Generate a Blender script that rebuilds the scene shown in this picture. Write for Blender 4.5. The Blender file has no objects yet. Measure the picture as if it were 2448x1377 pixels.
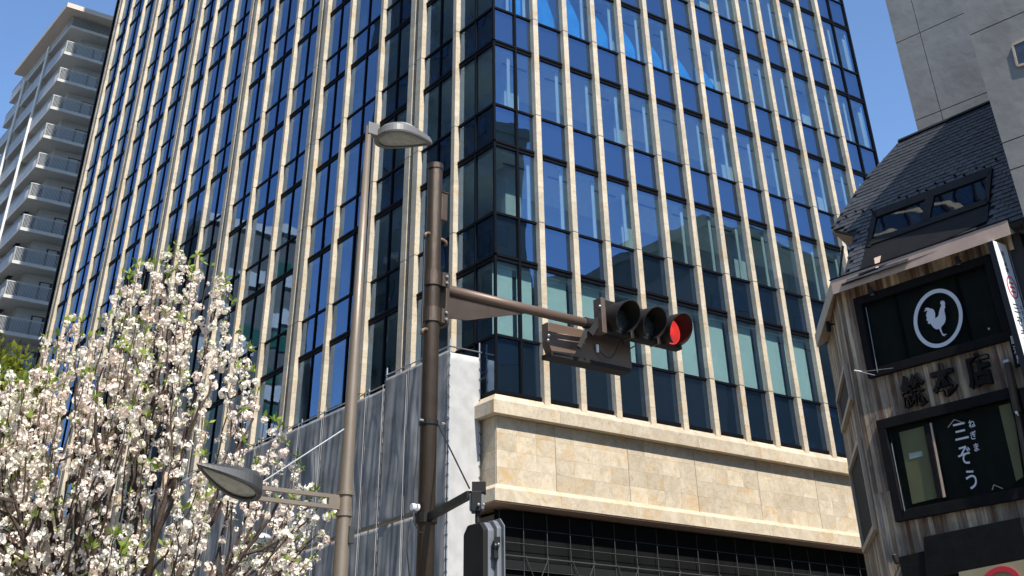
import bpy, bmesh, math, random
from math import sin, cos, pi, radians, sqrt, atan2
from mathutils import Vector, Matrix
random.seed(7)
R = random.random
U = random.uniform
scn = bpy.context.scene
col = scn.collection

# ------------------------------------------------------------------ camera
CM = [[0.80567903, -0.59210703, -0.01704587],
      [0.3488839, 0.49758833, -0.79415733],
      [0.47870796, 0.63388888, 0.6074731]]
CPX, CPY, CF = 1230.35, -220.0, 2787.8
CAM = Vector((0, 0, 1.6))
cam = bpy.data.cameras.new('camera')
camo = bpy.data.objects.new('camera', cam)
col.objects.link(camo)
r_, d_, f_ = [Vector(v) for v in CM]
camo.matrix_world = Matrix(((r_.x, -d_.x, -f_.x, CAM.x), (r_.y, -d_.y, -f_.y, CAM.y), (r_.z, -d_.z, -f_.z, CAM.z), (0, 0, 0, 1)))
cam.sensor_width = 36
cam.lens = 36 * CF / 2448
cam.shift_x = (1224 - CPX) / 2448
cam.shift_y = -(688.5 - CPY) / 2448
cam.clip_start = 0.1
cam.clip_end = 3000
scn.camera = camo

# ------------------------------------------------------------------ light
SUN_EL = radians(49)
SUN_V = Vector((-0.112 * cos(SUN_EL), -0.9937 * cos(SUN_EL), sin(SUN_EL))).normalized()
w = bpy.data.worlds.new('World')
scn.world = w
w.use_nodes = True
nt = w.node_tree
bg = nt.nodes['Background']
sky = nt.nodes.new('ShaderNodeTexSky')
sky.sky_type = 'NISHITA'
sky.sun_disc = False
sky.sun_elevation = SUN_EL
sky.sun_rotation = atan2(SUN_V.x, SUN_V.y)
sky.altitude = 0
sky.air_density = 1.0
sky.dust_density = 0.0
sky.ozone_density = 6.0
nt.links.new(sky.outputs[0], bg.inputs[0])
bg.inputs[1].default_value = 0.138
sl = bpy.data.lights.new('sun', 'SUN')
sl.energy = 4.2
sl.angle = radians(0.53)
sl.color = (1.0, 0.95, 0.86)
so = bpy.data.objects.new('sun', sl)
so.rotation_euler = SUN_V.to_track_quat('Z', 'Y').to_euler()
so.location = (0, 0, 90)
col.objects.link(so)
scn.view_settings.view_transform = 'Standard'
scn.view_settings.look = 'None'
scn.view_settings.gamma = 1
scn.view_settings.exposure = 0.66
scn.cycles.max_bounces = 8
scn.cycles.transparent_max_bounces = 16

# ------------------------------------------------------------------ measuring helpers
def ray(u, v):
    a, b, c = u - CPX, v - CPY, CF
    return Vector((CM[0][i] * a + CM[1][i] * b + CM[2][i] * c for i in range(3))).normalized()
def on(ax, u, v, val):
    d = ray(u, v)
    return CAM + d * ((val - CAM[ax]) / d[ax])
def hd(u, v, dist):
    d = ray(u, v)
    return CAM + d * (dist / math.hypot(d.x, d.y))
def onp(u, v, p0, n):
    d = ray(u, v)
    return CAM + d * ((p0 - CAM).dot(n) / d.dot(n))

# ------------------------------------------------------------------ object helpers
def tag(o, label=None, cat=None, group=None, kind=None):
    if label: o['label'] = label
    if cat: o['category'] = cat
    if group: o['group'] = group
    if kind: o['kind'] = kind
    return o
def thing(name, loc, label, cat, group=None):
    o = bpy.data.objects.new(name, None)
    o.location = loc
    o.empty_display_size = 0.3
    col.objects.link(o)
    return tag(o, label, cat, group)
def wloc(o):
    v = Vector((0, 0, 0))
    while o is not None:
        v += Vector(o.location)
        o = o.parent
    return v
class MB:
    def __init__(s):
        s.v = []; s.f = []; s.smooth = False
    def add(s, vs, fs):
        n = len(s.v)
        s.v += [tuple(v) for v in vs]
        s.f += [tuple(n + i for i in f) for f in fs]
        return s
    def box(s, a, b):
        x0, y0, z0 = a; x1, y1, z1 = b
        if x0 > x1: x0, x1 = x1, x0
        if y0 > y1: y0, y1 = y1, y0
        if z0 > z1: z0, z1 = z1, z0
        return s.add([(x0, y0, z0), (x1, y0, z0), (x1, y1, z0), (x0, y1, z0), (x0, y0, z1), (x1, y0, z1), (x1, y1, z1), (x0, y1, z1)],
                     [(0, 3, 2, 1), (4, 5, 6, 7), (0, 1, 5, 4), (1, 2, 6, 5), (2, 3, 7, 6), (3, 0, 4, 7)])
    def obox(s, o, ex, ey, ez):
        """box spanned from corner o by three vectors"""
        o = Vector(o)
        p = [o, o + ex, o + ex + ey, o + ey]
        p += [q + ez for q in p]
        fs = [(0, 3, 2, 1), (4, 5, 6, 7), (0, 1, 5, 4), (1, 2, 6, 5), (2, 3, 7, 6), (3, 0, 4, 7)]
        if Vector(ex).cross(Vector(ey)).dot(Vector(ez)) < 0: fs = [f[::-1] for f in fs]
        return s.add(p, fs)
    def slab(s, pts, vec):
        """polygon pts extruded by vec"""
        n = len(pts)
        pts = [Vector(p) for p in pts]
        nn = Vector((0, 0, 0))
        for i in range(n): nn += pts[i].cross(pts[(i + 1) % n])
        vec = Vector(vec)
        q = pts + [p + vec for p in pts]
        fs = [tuple(range(n))[::-1], tuple(range(n, 2 * n))] + [(i, (i + 1) % n, n + (i + 1) % n, n + i) for i in range(n)]
        if nn.dot(vec) < 0: fs = [f[::-1] for f in fs]
        return s.add(q, fs)
    def tube(s, pts, rad, seg=8, cap=True):
        pts = [Vector(p) for p in pts]
        if not hasattr(rad, '__len__'): rad = [rad] * len(pts)
        rings = []
        prev = None
        for i, p in enumerate(pts):
            t = (pts[min(i + 1, len(pts) - 1)] - pts[max(i - 1, 0)]).normalized()
            if prev is None:
                a = t.orthogonal().normalized()
            else:
                a = (prev - t * prev.dot(t))
                a = a.normalized() if a.length > 1e-6 else t.orthogonal().normalized()
            prev = a
            b = t.cross(a)
            rings.append([p + (a * cos(2 * pi * k / seg) + b * sin(2 * pi * k / seg)) * rad[i] for k in range(seg)])
        vs = [q for r in rings for q in r]
        fs = []
        for i in range(len(pts) - 1):
            for k in range(seg):
                k2 = (k + 1) % seg
                fs.append((i * seg + k, i * seg + k2, (i + 1) * seg + k2, (i + 1) * seg + k))
        if cap:
            fs.append(tuple(range(seg))[::-1])
            fs.append(tuple((len(pts) - 1) * seg + k for k in range(seg)))
        return s.add(vs, fs)
    def bar(s, a, b, wd, ht, up=Vector((0, 0, 1))):
        a, b = Vector(a), Vector(b)
        t = (b - a).normalized()
        sd = t.cross(up).normalized()
        u2 = sd.cross(t)
        return s.obox(a - sd * wd / 2 - u2 * ht / 2, b - a, sd * wd, u2 * ht)
    def sphere(s, c, r, sx=1, sy=1, sz=1, n=10, m=6):
        c = Vector(c)
        vs = [c + Vector((0, 0, r * sz))]
        for i in range(1, m):
            for k in range(n):
                vs.append(c + Vector((r * sx * sin(pi * i / m) * cos(2 * pi * k / n), r * sy * sin(pi * i / m) * sin(2 * pi * k / n), r * sz * cos(pi * i / m))))
        vs.append(c - Vector((0, 0, r * sz)))
        fs = [(0, 1 + k, 1 + (k + 1) % n) for k in range(n)]
        for i in range(m - 2):
            for k in range(n):
                a = 1 + i * n; k2 = (k + 1) % n
                fs.append((a + k, a + n + k, a + n + k2, a + k2))
        e = len(vs) - 1; a = 1 + (m - 2) * n
        fs += [(e, a + (k + 1) % n, a + k) for k in range(n)]
        return s.add(vs, fs)
    def build(s, name, mat, parent=None, kind=None, smooth=False, center=False, bevel=0):
        off = wloc(parent) if parent is not None else Vector((0, 0, 0))
        me = bpy.data.meshes.new(name)
        loc = Vector((0, 0, 0))
        if center and s.v:
            c = Vector((sum(v[0] for v in s.v), sum(v[1] for v in s.v), sum(v[2] for v in s.v))) / len(s.v)
            loc = c - off
            off = c
        me.from_pydata([(v[0] - off.x, v[1] - off.y, v[2] - off.z) for v in s.v], [], s.f)
        if smooth:
            me.polygons.foreach_set('use_smooth', [True] * len(me.polygons))
        me.materials.append(mat)
        o = bpy.data.objects.new(name, me)
        o.location = loc
        col.objects.link(o)
        if parent is not None: o.parent = parent
        if kind: o['kind'] = kind
        if bevel:
            b = o.modifiers.new('bevel', 'BEVEL'); b.width = bevel; b.segments = 2; b.limit_method = 'ANGLE'
        return o

# ------------------------------------------------------------------ materials
def newmat(name):
    m = bpy.data.materials.new(name)
    m.use_nodes = True
    t = m.node_tree
    return m, t, t.nodes, t.links, t.nodes['Principled BSDF']
def mk(name, c, rough=0.6, metal=0.0, var=0.0, scale=4.0, bump=0.0, bscale=40.0, objvar=0.0, stretch=(1, 1, 1), c2=None, spec=0.5):
    m, t, N, L, p = newmat(name)
    p.inputs['Roughness'].default_value = rough
    p.inputs['Metallic'].default_value = metal
    p.inputs['Specular IOR Level'].default_value = spec
    geo = N.new('ShaderNodeNewGeometry')
    mp = N.new('ShaderNodeMapping'); mp.inputs['Scale'].default_value = stretch
    L.new(geo.outputs['Position'], mp.inputs[0])
    nz = N.new('ShaderNodeTexNoise'); nz.inputs['Scale'].default_value = scale; nz.inputs['Detail'].default_value = 6; nz.inputs['Roughness'].default_value = 0.6
    L.new(mp.outputs[0], nz.inputs['Vector'])
    cr = N.new('ShaderNodeValToRGB')
    c2 = c2 or tuple(max(0, x * (1 - var)) for x in c)
    hi = tuple(min(1, x * (1 + var * 0.6)) for x in c)
    cr.color_ramp.elements[0].position = 0.3; cr.color_ramp.elements[0].color = (*c2, 1)
    cr.color_ramp.elements[1].position = 0.7; cr.color_ramp.elements[1].color = (*hi, 1)
    L.new(nz.outputs['Fac'], cr.inputs[0])
    out = cr.outputs[0]
    if objvar:
        oi = N.new('ShaderNodeObjectInfo')
        mr = N.new('ShaderNodeMapRange'); mr.inputs[3].default_value = 1 - objvar; mr.inputs[4].default_value = 1 + objvar
        L.new(oi.outputs['Random'], mr.inputs[0])
        mx = N.new('ShaderNodeVectorMath'); mx.operation = 'SCALE'
        L.new(out, mx.inputs[0]); L.new(mr.outputs[0], mx.inputs['Scale'])
        out = mx.outputs[0]
    L.new(out, p.inputs['Base Color'])
    if bump:
        n2 = N.new('ShaderNodeTexNoise'); n2.inputs['Scale'].default_value = bscale; n2.inputs['Detail'].default_value = 4
        L.new(mp.outputs[0], n2.inputs['Vector'])
        b = N.new('ShaderNodeBump'); b.inputs['Strength'].default_value = bump; b.inputs['Distance'].default_value = 0.02
        L.new(n2.outputs['Fac'], b.inputs['Height']); L.new(b.outputs[0], p.inputs['Normal'])
    return m
def stone_mat(name, base, warm, pale, cell=(0.76, 0.76, 0.47), ph=(0, 0, 0), byobj=False):
    """honey limestone: clouds, rusty patches, fine veins, each slab its own tone"""
    m, t, N, L, p = newmat(name)
    p.inputs['Roughness'].default_value = 0.55
    geo = N.new('ShaderNodeNewGeometry')
    def noise(s, d=5, rg=.6, dist=0):
        n = N.new('ShaderNodeTexNoise'); n.inputs['Scale'].default_value = s; n.inputs['Detail'].default_value = d; n.inputs['Roughness'].default_value = rg; n.inputs['Distortion'].default_value = dist
        L.new(off.outputs[0], n.inputs['Vector']); return n
    # per slab random offset and tone
    sub = N.new('ShaderNodeVectorMath'); sub.operation = 'SUBTRACT'; sub.inputs[1].default_value = ph
    L.new(geo.outputs['Position'], sub.inputs[0])
    div = N.new('ShaderNodeVectorMath'); div.operation = 'DIVIDE'; div.inputs[1].default_value = cell
    L.new(sub.outputs[0], div.inputs[0])
    fl = N.new('ShaderNodeVectorMath'); fl.operation = 'FLOOR'; L.new(div.outputs[0], fl.inputs[0])
    wn = N.new('ShaderNodeTexWhiteNoise')
    if byobj:
        oi = N.new('ShaderNodeObjectInfo'); wn.noise_dimensions = '1D'; L.new(oi.outputs['Random'], wn.inputs['W'])
    else:
        wn.noise_dimensions = '3D'; L.new(fl.outputs[0], wn.inputs[0])
    sc = N.new('ShaderNodeVectorMath'); sc.operation = 'SCALE'; sc.inputs['Scale'].default_value = 40
    L.new(wn.outputs['Color'], sc.inputs[0])
    off = N.new('ShaderNodeVectorMath'); off.operation = 'ADD'
    L.new(sub.outputs[0], off.inputs[0]); L.new(sc.outputs[0], off.inputs[1])
    n1 = noise(2.2, 7, .65, 1.0)
    r1 = N.new('ShaderNodeValToRGB')
    e = r1.color_ramp.elements
    e[0].position = .33; e[0].color = (*base, 1); e[1].position = .62; e[1].color = (*pale, 1)
    L.new(n1.outputs['Fac'], r1.inputs[0])
    n2 = noise(1.1, 6, .7, .6)
    r2 = N.new('ShaderNodeValToRGB'); r2.color_ramp.elements[0].position = .52; r2.color_ramp.elements[1].position = .70
    r2.color_ramp.elements[0].color = (0, 0, 0, 1); r2.color_ramp.elements[1].color = (1, 1, 1, 1)
    L.new(n2.outputs['Fac'], r2.inputs[0])
    mx = N.new('ShaderNodeMix'); mx.data_type = 'RGBA'
    L.new(r2.outputs[0], mx.inputs['Factor']); L.new(r1.outputs[0], mx.inputs['A']); mx.inputs['B'].default_value = (*warm, 1)
    n3 = noise(5.5, 9, .75, 2.2)
    r3 = N.new('ShaderNodeValToRGB'); r3.color_ramp.elements[0].position = .36; r3.color_ramp.elements[1].position = .47
    r3.color_ramp.elements[0].color = (.62, .58, .52, 1); r3.color_ramp.elements[1].color = (1, 1, 1, 1)
    L.new(n3.outputs['Fac'], r3.inputs[0])
    mu = N.new('ShaderNodeMix'); mu.data_type = 'RGBA'; mu.blend_type = 'MULTIPLY'; mu.inputs['Factor'].default_value = .75
    L.new(mx.outputs['Result'], mu.inputs['A']); L.new(r3.outputs[0], mu.inputs['B'])
    mr = N.new('ShaderNodeMapRange'); mr.inputs[3].default_value = .86; mr.inputs[4].default_value = 1.1
    L.new(wn.outputs['Value'], mr.inputs[0])
    s2 = N.new('ShaderNodeVectorMath'); s2.operation = 'SCALE'
    L.new(mu.outputs['Result'], s2.inputs[0]); L.new(mr.outputs[0], s2.inputs['Scale'])
    L.new(s2.outputs[0], p.inputs['Base Color'])
    b = N.new('ShaderNodeBump'); b.inputs['Strength'].default_value = .25; b.inputs['Distance'].default_value = .01
    L.new(n3.outputs['Fac'], b.inputs['Height']); L.new(b.outputs[0], p.inputs['Normal'])
    return m
def glass_mat(name, tint, base_r, wav=0.02, refl=(0.86, 0.93, 1.0), rough=0.0):
    m, t, N, L, p = newmat(name)
    N.remove(p)
    out = N['Material Output']
    tr = N.new('ShaderNodeBsdfTransparent'); tr.inputs[0].default_value = (*tint, 1)
    gl = N.new('ShaderNodeBsdfGlossy'); gl.inputs['Roughness'].default_value = rough; gl.inputs['Color'].default_value = (*refl, 1)
    geo = N.new('ShaderNodeNewGeometry')
    nz = N.new('ShaderNodeTexNoise'); nz.inputs['Scale'].default_value = .55; nz.inputs['Detail'].default_value = 1.5
    oi = N.new('ShaderNodeObjectInfo')
    ad = N.new('ShaderNodeVectorMath'); ad.operation = 'ADD'
    sc = N.new('ShaderNodeVectorMath'); sc.operation = 'SCALE'; sc.inputs['Scale'].default_value = 13
    cb = N.new('ShaderNodeCombineXYZ')
    L.new(oi.outputs['Random'], cb.inputs[0]); L.new(oi.outputs['Random'], cb.inputs[1])
    L.new(cb.outputs[0], sc.inputs[0])
    L.new(geo.outputs['Position'], ad.inputs[0]); L.new(sc.outputs[0], ad.inputs[1])
    L.new(ad.outputs[0], nz.inputs['Vector'])
    bp = N.new('ShaderNodeBump'); bp.inputs['Strength'].default_value = 1.0; bp.inputs['Distance'].default_value = wav
    L.new(nz.outputs['Fac'], bp.inputs['Height'])
    wn = N.new('ShaderNodeTexWhiteNoise'); wn.noise_dimensions = '1D'; L.new(oi.outputs['Random'], wn.inputs['W'])
    sb = N.new('ShaderNodeVectorMath'); sb.operation = 'SUBTRACT'; sb.inputs[1].default_value = (.5, .5, .5); L.new(wn.outputs['Color'], sb.inputs[0])
    sv = N.new('ShaderNodeVectorMath'); sv.operation = 'SCALE'; sv.inputs['Scale'].default_value = .014; L.new(sb.outputs[0], sv.inputs[0])
    av = N.new('ShaderNodeVectorMath'); av.operation = 'ADD'; L.new(bp.outputs[0], av.inputs[0]); L.new(sv.outputs[0], av.inputs[1])
    nv_ = N.new('ShaderNodeVectorMath'); nv_.operation = 'NORMALIZE'; L.new(av.outputs[0], nv_.inputs[0])
    L.new(nv_.outputs[0], gl.inputs['Normal'])
    fr = N.new('ShaderNodeFresnel'); fr.inputs['IOR'].default_value = 1.5
    ma = N.new('ShaderNodeMath'); ma.operation = 'MULTIPLY_ADD'; ma.inputs[1].default_value = 1 - base_r; ma.inputs[2].default_value = base_r
    L.new(fr.outputs[0], ma.inputs[0])
    mb = N.new('ShaderNodeMath'); mb.operation = 'MULTIPLY'
    iv = N.new('ShaderNodeMath'); iv.operation = 'SUBTRACT'; iv.inputs[0].default_value = 1
    L.new(geo.outputs['Backfacing'], iv.inputs[1])
    L.new(ma.outputs[0], mb.inputs[0]); L.new(iv.outputs[0], mb.inputs[1])
    mx = N.new('ShaderNodeMixShader')
    L.new(mb.outputs[0], mx.inputs[0]); L.new(tr.outputs[0], mx.inputs[1]); L.new(gl.outputs[0], mx.inputs[2])
    L.new(mx.outputs[0], out.inputs[0])
    return m
def wood_mat(name):
    m, t, N, L, p = newmat(name)
    p.inputs['Roughness'].default_value = .75
    geo = N.new('ShaderNodeNewGeometry'); oi = N.new('ShaderNodeObjectInfo')
    mp = N.new('ShaderNodeMapping'); mp.inputs['Scale'].default_value = (9, 9, .9)
    cb = N.new('ShaderNodeCombineXYZ'); ml = N.new('ShaderNodeMath'); ml.operation = 'MULTIPLY'; ml.inputs[1].default_value = 37
    L.new(oi.outputs['Random'], ml.inputs[0]); L.new(ml.outputs[0], cb.inputs[2])
    L.new(geo.outputs['Position'], mp.inputs[0])
    ad = N.new('ShaderNodeVectorMath'); ad.operation = 'ADD'; L.new(mp.outputs[0], ad.inputs[0]); L.new(cb.outputs[0], ad.inputs[1])
    nz = N.new('ShaderNodeTexNoise'); nz.inputs['Scale'].default_value = 1; nz.inputs['Detail'].default_value = 7; nz.inputs['Roughness'].default_value = .68
    L.new(ad.outputs[0], nz.inputs['Vector'])
    a2 = N.new('ShaderNodeMath'); a2.operation = 'MULTIPLY_ADD'; a2.inputs[1].default_value = .44; 
    L.new(oi.outputs['Random'], a2.inputs[0])
    s2 = N.new('ShaderNodeMath'); s2.operation = 'SUBTRACT'; s2.inputs[1].default_value = .23
    L.new(nz.outputs['Fac'], s2.inputs[0]); L.new(s2.outputs[0], a2.inputs[2])
    cr = N.new('ShaderNodeValToRGB'); e = cr.color_ramp.elements
    e[0].position = .22; e[0].color = (.15, .07, .03, 1)
    e[1].position = .85; e[1].color = (.88, .72, .50, 1)
    for ps, c in ((.36, (.27, .20, .145)), (.45, (.43, .29, .17)), (.53, (.30, .26, .225)), (.60, (.58, .44, .29)), (.72, (.72, .56, .38))):
        q = cr.color_ramp.elements.new(ps); q.color = (*c, 1)
    L.new(a2.outputs[0], cr.inputs[0])
    # large weather stains
    n2 = N.new('ShaderNodeTexNoise'); n2.inputs['Scale'].default_value = .9; n2.inputs['Detail'].default_value = 4
    L.new(geo.outputs['Position'], n2.inputs['Vector'])
    r2 = N.new('ShaderNodeValToRGB'); r2.color_ramp.elements[0].position = .38; r2.color_ramp.elements[0].color = (.40, .38, .37, 1); r2.color_ramp.elements[1].position = .58; r2.color_ramp.elements[1].color = (1, 1, 1, 1)
    L.new(n2.outputs['Fac'], r2.inputs[0])
    mu = N.new('ShaderNodeMix'); mu.data_type = 'RGBA'; mu.blend_type = 'MULTIPLY'; mu.inputs['Factor'].default_value = .8
    L.new(cr.outputs[0], mu.inputs['A']); L.new(r2.outputs[0], mu.inputs['B'])
    L.new(mu.outputs['Result'], p.inputs['Base Color'])
    b = N.new('ShaderNodeBump'); b.inputs['Strength'].default_value = .4; b.inputs['Distance'].default_value = .01
    L.new(nz.outputs['Fac'], b.inputs['Height']); L.new(b.outputs[0], p.inputs['Normal'])
    return m
def emis(name, c, s):
    m, t, N, L, p = newmat(name)
    p.inputs['Base Color'].default_value = (*c, 1)
    p.inputs['Emission Color'].default_value = (*c, 1)
    p.inputs['Emission Strength'].default_value = s
    return m
def soft(name, c, c2, trans=0.35, scale=6):
    """petals, leaves and net: diffuse plus translucent"""
    m, t, N, L, p = newmat(name)
    N.remove(p)
    df = N.new('ShaderNodeBsdfDiffuse'); tl = N.new('ShaderNodeBsdfTranslucent'); mx = N.new('ShaderNodeMixShader'); mx.inputs[0].default_value = trans
    geo = N.new('ShaderNodeNewGeometry'); nz = N.new('ShaderNodeTexNoise'); nz.inputs['Scale'].default_value = scale; nz.inputs['Detail'].default_value = 3
    L.new(geo.outputs['Position'], nz.inputs['Vector'])
    cr = N.new('ShaderNodeValToRGB'); cr.color_ramp.elements[0].position = .35; cr.color_ramp.elements[0].color = (*c2, 1)
    cr.color_ramp.elements[1].position = .6; cr.color_ramp.elements[1].color = (*c, 1)
    L.new(nz.outputs['Fac'], cr.inputs[0]); L.new(cr.outputs[0], df.inputs[0]); L.new(cr.outputs[0], tl.inputs[0])
    L.new(df.outputs[0], mx.inputs[1]); L.new(tl.outputs[0], mx.inputs[2]); L.new(mx.outputs[0], N['Material Output'].inputs[0])
    return m

M = dict(
    stone=stone_mat('honey_stone', (.47, .385, .27), (.53, .36, .18), (.61, .52, .385), byobj=True),
    fin=stone_mat('fin_stone', (.51, .42, .29), (.55, .38, .20), (.61, .52, .385), (4.0, 4.0, .7)),
    glass=glass_mat('curtain_glass', (.80, .90, .90), .33, wav=.006, refl=(.35, .50, .76)),
    frame=mk('dark_frame', (.0045, .005, .007), .55, 0, var=.2, spec=.10),
    frame2=mk('grey_frame_metal', (.04, .04, .043), .4, .7, var=.2),
    spand=mk('spandrel_backing', (.010, .016, .028), .5, var=.2),
    ceil=mk('office_ceiling', (.75, .76, .75), .8, var=.08),
    core=mk('office_core_wall', (.55, .56, .56), .8, var=.2, scale=1),
    blind=mk('roller_blind', (.80, .84, .80), .8, var=.06, scale=2),
    tarp=mk('blue_tarp', (.03, .36, .85), .5, var=.35, scale=1.2, c2=(.02, .22, .62)),
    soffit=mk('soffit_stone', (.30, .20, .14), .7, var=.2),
    conc=mk('grey_concrete', (.29, .28, .26), .8, var=.22, scale=.9, bump=.5, bscale=3.5),
    joint=mk('dark_joint', (.05, .05, .052), .9),  # dark backing for joints, cores and apartment window surrounds
    slate=mk('slate_shingle', (.036, .038, .043), .6, var=.35, scale=9, objvar=.3, bump=.3),
    slatedark=mk('roof_felt', (.03, .032, .036), .9),
    wood=wood_mat('weathered_cedar'),
    black=mk('black_timber', (.012, .011, .011), .65, var=.3, bump=.2, bscale=20, spec=.12),
    eave=mk('pinkish_eave_board', (.58, .42, .33), .7, var=.15, scale=3),
    beige=mk('beige_trim', (.52, .42, .31), .6, var=.12),
    winbk=mk('dark_interior', (.010, .010, .009), .8, var=.5),
    shoji=mk('yellow_blind', (.36, .31, .18), .8, var=.1, scale=2),
    wglass=glass_mat('shop_glass', (.82, .85, .82), -.035, .004),
    rglass=glass_mat('skylight_glass', (.5, .55, .6), .06, .02, refl=(.45, .48, .52)),
    white=mk('white_print', (.78, .78, .80), .6, var=.04),
    signw=mk('white_sign_face', (.88, .88, .88), .35, var=.03),
    ink=mk('black_ink', (.03, .03, .03), .6),
    red=mk('red_print', (.62, .03, .05), .5),
    lamppole=mk('taupe_pole_paint', (.25, .20, .15), .42, .35, var=.12, scale=3, bump=.15, bscale=160),
    lamphd=mk('lamp_housing_paint', (.20, .195, .185), .5, .15, var=.12),
    lampdark=mk('dark_lamp_housing', (.06, .06, .06), .45, .3, var=.15),
    lens=mk('lamp_lens', (.36, .38, .33), .25, var=.25, scale=12, spec=.8),
    dome=mk('lamp_top_dome', (.6, .61, .62), .3, .3, var=.08),
    brown=mk('brown_pole_paint', (.075, .052, .036), .36, .35, var=.25, scale=6, bump=.3, bscale=220),
    brown2=mk('signal_back_paint', (.16, .105, .075), .45, .2, var=.15, scale=3),
    sigbl=mk('signal_black', (.020, .018, .016), .5, 0, var=.2, spec=.25),
    sigbr=mk('signal_brown', (.13, .095, .075), .45, .2, var=.15),
    visor=mk('visor_paint', (.022, .018, .015), .5, 0, var=.2, spec=.3),
    steel=mk('galvanised_steel', (.55, .55, .55), .35, .8, var=.15),
    lensoff=mk('unlit_lens', (.03, .035, .035), .15, var=.5, scale=60, spec=.9),
    redled=emis('red_led', (1.0, .06, .05), .6),
    redbase=mk('red_lens_base', (.07, .004, .004), .3),
    grey=mk('grey_signal_paint', (.20, .21, .225), .45, .3, var=.1),
    apt=mk('apartment_wall', (.44, .44, .43), .85, var=.1, scale=2),
    aptw=mk('apartment_slab', (.58, .57, .53), .8, var=.08, scale=2),
    aptp=mk('balcony_parapet', (.42, .43, .46), .6, var=.08, scale=2),
    rail=mk('balcony_rail', (.48, .49, .49), .6, .1, var=.06),
    screen=glass_mat('frosted_screen', (.78, .80, .82), .05, .03, refl=(.6, .62, .65)),
    roofe=mk('roof_soffit', (.62, .54, .46), .8, var=.06),
    awin=mk('apartment_window', (.045, .055, .065), .12, var=.3, spec=.9),
    awhite=mk('white_pipe', (.8, .79, .75), .5),
    net=soft('shaded_net', (.37, .36, .345), (.25, .245, .235), .10, 1.1),  # darker copy of the netting, shade of the side face put into its colour
    net_lit=soft('sunlit_net', (.58, .57, .55), (.50, .49, .475), .15, 2.5),  # paler copy of the netting, sunlight painted in; also used for seam ropes
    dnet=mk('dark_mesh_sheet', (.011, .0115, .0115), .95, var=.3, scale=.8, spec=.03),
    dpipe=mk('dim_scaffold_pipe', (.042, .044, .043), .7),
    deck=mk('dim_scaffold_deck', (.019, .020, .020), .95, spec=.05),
    petal=soft('cherry_petal', (.97, .92, .82), (.95, .82, .73), .32, 2.5),
    leaf=soft('young_leaf', (.34, .42, .09), (.20, .30, .05), .4, 5),
    leaf2=soft('yellow_leaf', (.24, .25, .035), (.12, .15, .02), .35, 3),
    bark=mk('cherry_bark', (.075, .048, .035), .85, var=.4, scale=20, bump=.4, bscale=60),
    asphalt=mk('asphalt', (.075, .070, .062), .9, var=.2, scale=8, bump=.3),
    pave=mk('pavement', (.34, .31, .26), .85, var=.15, scale=5),
    mirb=mk('grey_building_wall', (.16, .17, .17), .85, var=.12, scale=.5),
    mirg=mk('green_glass_panel', (.03, .16, .12), .3, var=.2),
    mirw=mk('white_balcony_panel', (.75, .76, .76), .7, var=.05),
    cable=mk('black_cable', (.02, .02, .02), .5),
)

# ------------------------------------------------------------------ ground
g = MB().box((-400, -400, -.3), (600, 700, -.01)).build('ground', M['asphalt']); g['kind'] = 'structure'
X0, Y0, X1, Y1 = 22.44, 31.23, 45.09, 84.4
g = MB().box((20.0, 28.0, -.05), (60, 100, .13)).build('pavement', M['pave']); g['kind'] = 'structure'
g = MB().box((20.5, -40, -.05), (60, 20, .13)).build('pavement', M['pave']); g['kind'] = 'structure'
g = MB().box((3.5, 8.5, -.05), (9.5, 40, .13)).build('pavement', M['pave']); g['kind'] = 'structure'
g = MB().box((-400, 700, -2), (600, 701, -1)).build('ground', M['asphalt']); bpy.data.objects.remove(g)

# ------------------------------------------------------------------ office tower
ZG, ZB, FH, TH = 11.81, 16.22, 4.2, 1.55
KT = 18
ZTOP = ZB + FH * KT
tower = thing('office_tower', (X0, Y0, 0), 'tall glass office tower with cream stone fins standing behind the traffic signal', 'building')
bands = [ZB + FH * k for k in range(KT + 1)]
# mullion / bay layout
FW, FD = .235, .19
rf = [24.35 + 1.52 * k for k in range(13)]           # fin centres on the right face
rcols = [(X0 + .04, 23.41), (23.49, rf[0] - FW / 2)]
for k in range(12): rcols.append((rf[k] + FW / 2, rf[k + 1] - FW / 2))
rcols += [(rf[-1] + FW / 2, 43.80), (43.88, X1 - .05)]
yf = [33.54, 36.12, 39.55, 42.58, 45.19, 48.65, 51.67, 54.32, 57.85, 60.96, 63.51, 67.06, 70.14, 72.88, 76.33, 79.5]
dbl = {1, 4, 7, 10, 13}
lf = []                                               # (y near, y far) of stone on the left face
for i, y in enumerate(yf):
    if i in dbl: lf.append((y, y + .98, True))
    else: lf.append((y, y + .22, False))
lf.append((82.3, 83.2, True))
lcols = []
ys = Y0 + .04
for a, b, d in lf:
    mid = (ys + a) / 2
    lcols += [(ys, mid - .035), (mid + .035, a)]
    ys = b
lcols.append((ys, Y1 - .05))
rows = [(ZG + .08, 13.56, 0), (13.64, bands[0] - .11, 1)]
for k in range(KT):
    b = bands[k]
    rows += [(b + .10, b + TH - .035, 0), (b + TH + .035, b + FH - .11, 1)]
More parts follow.
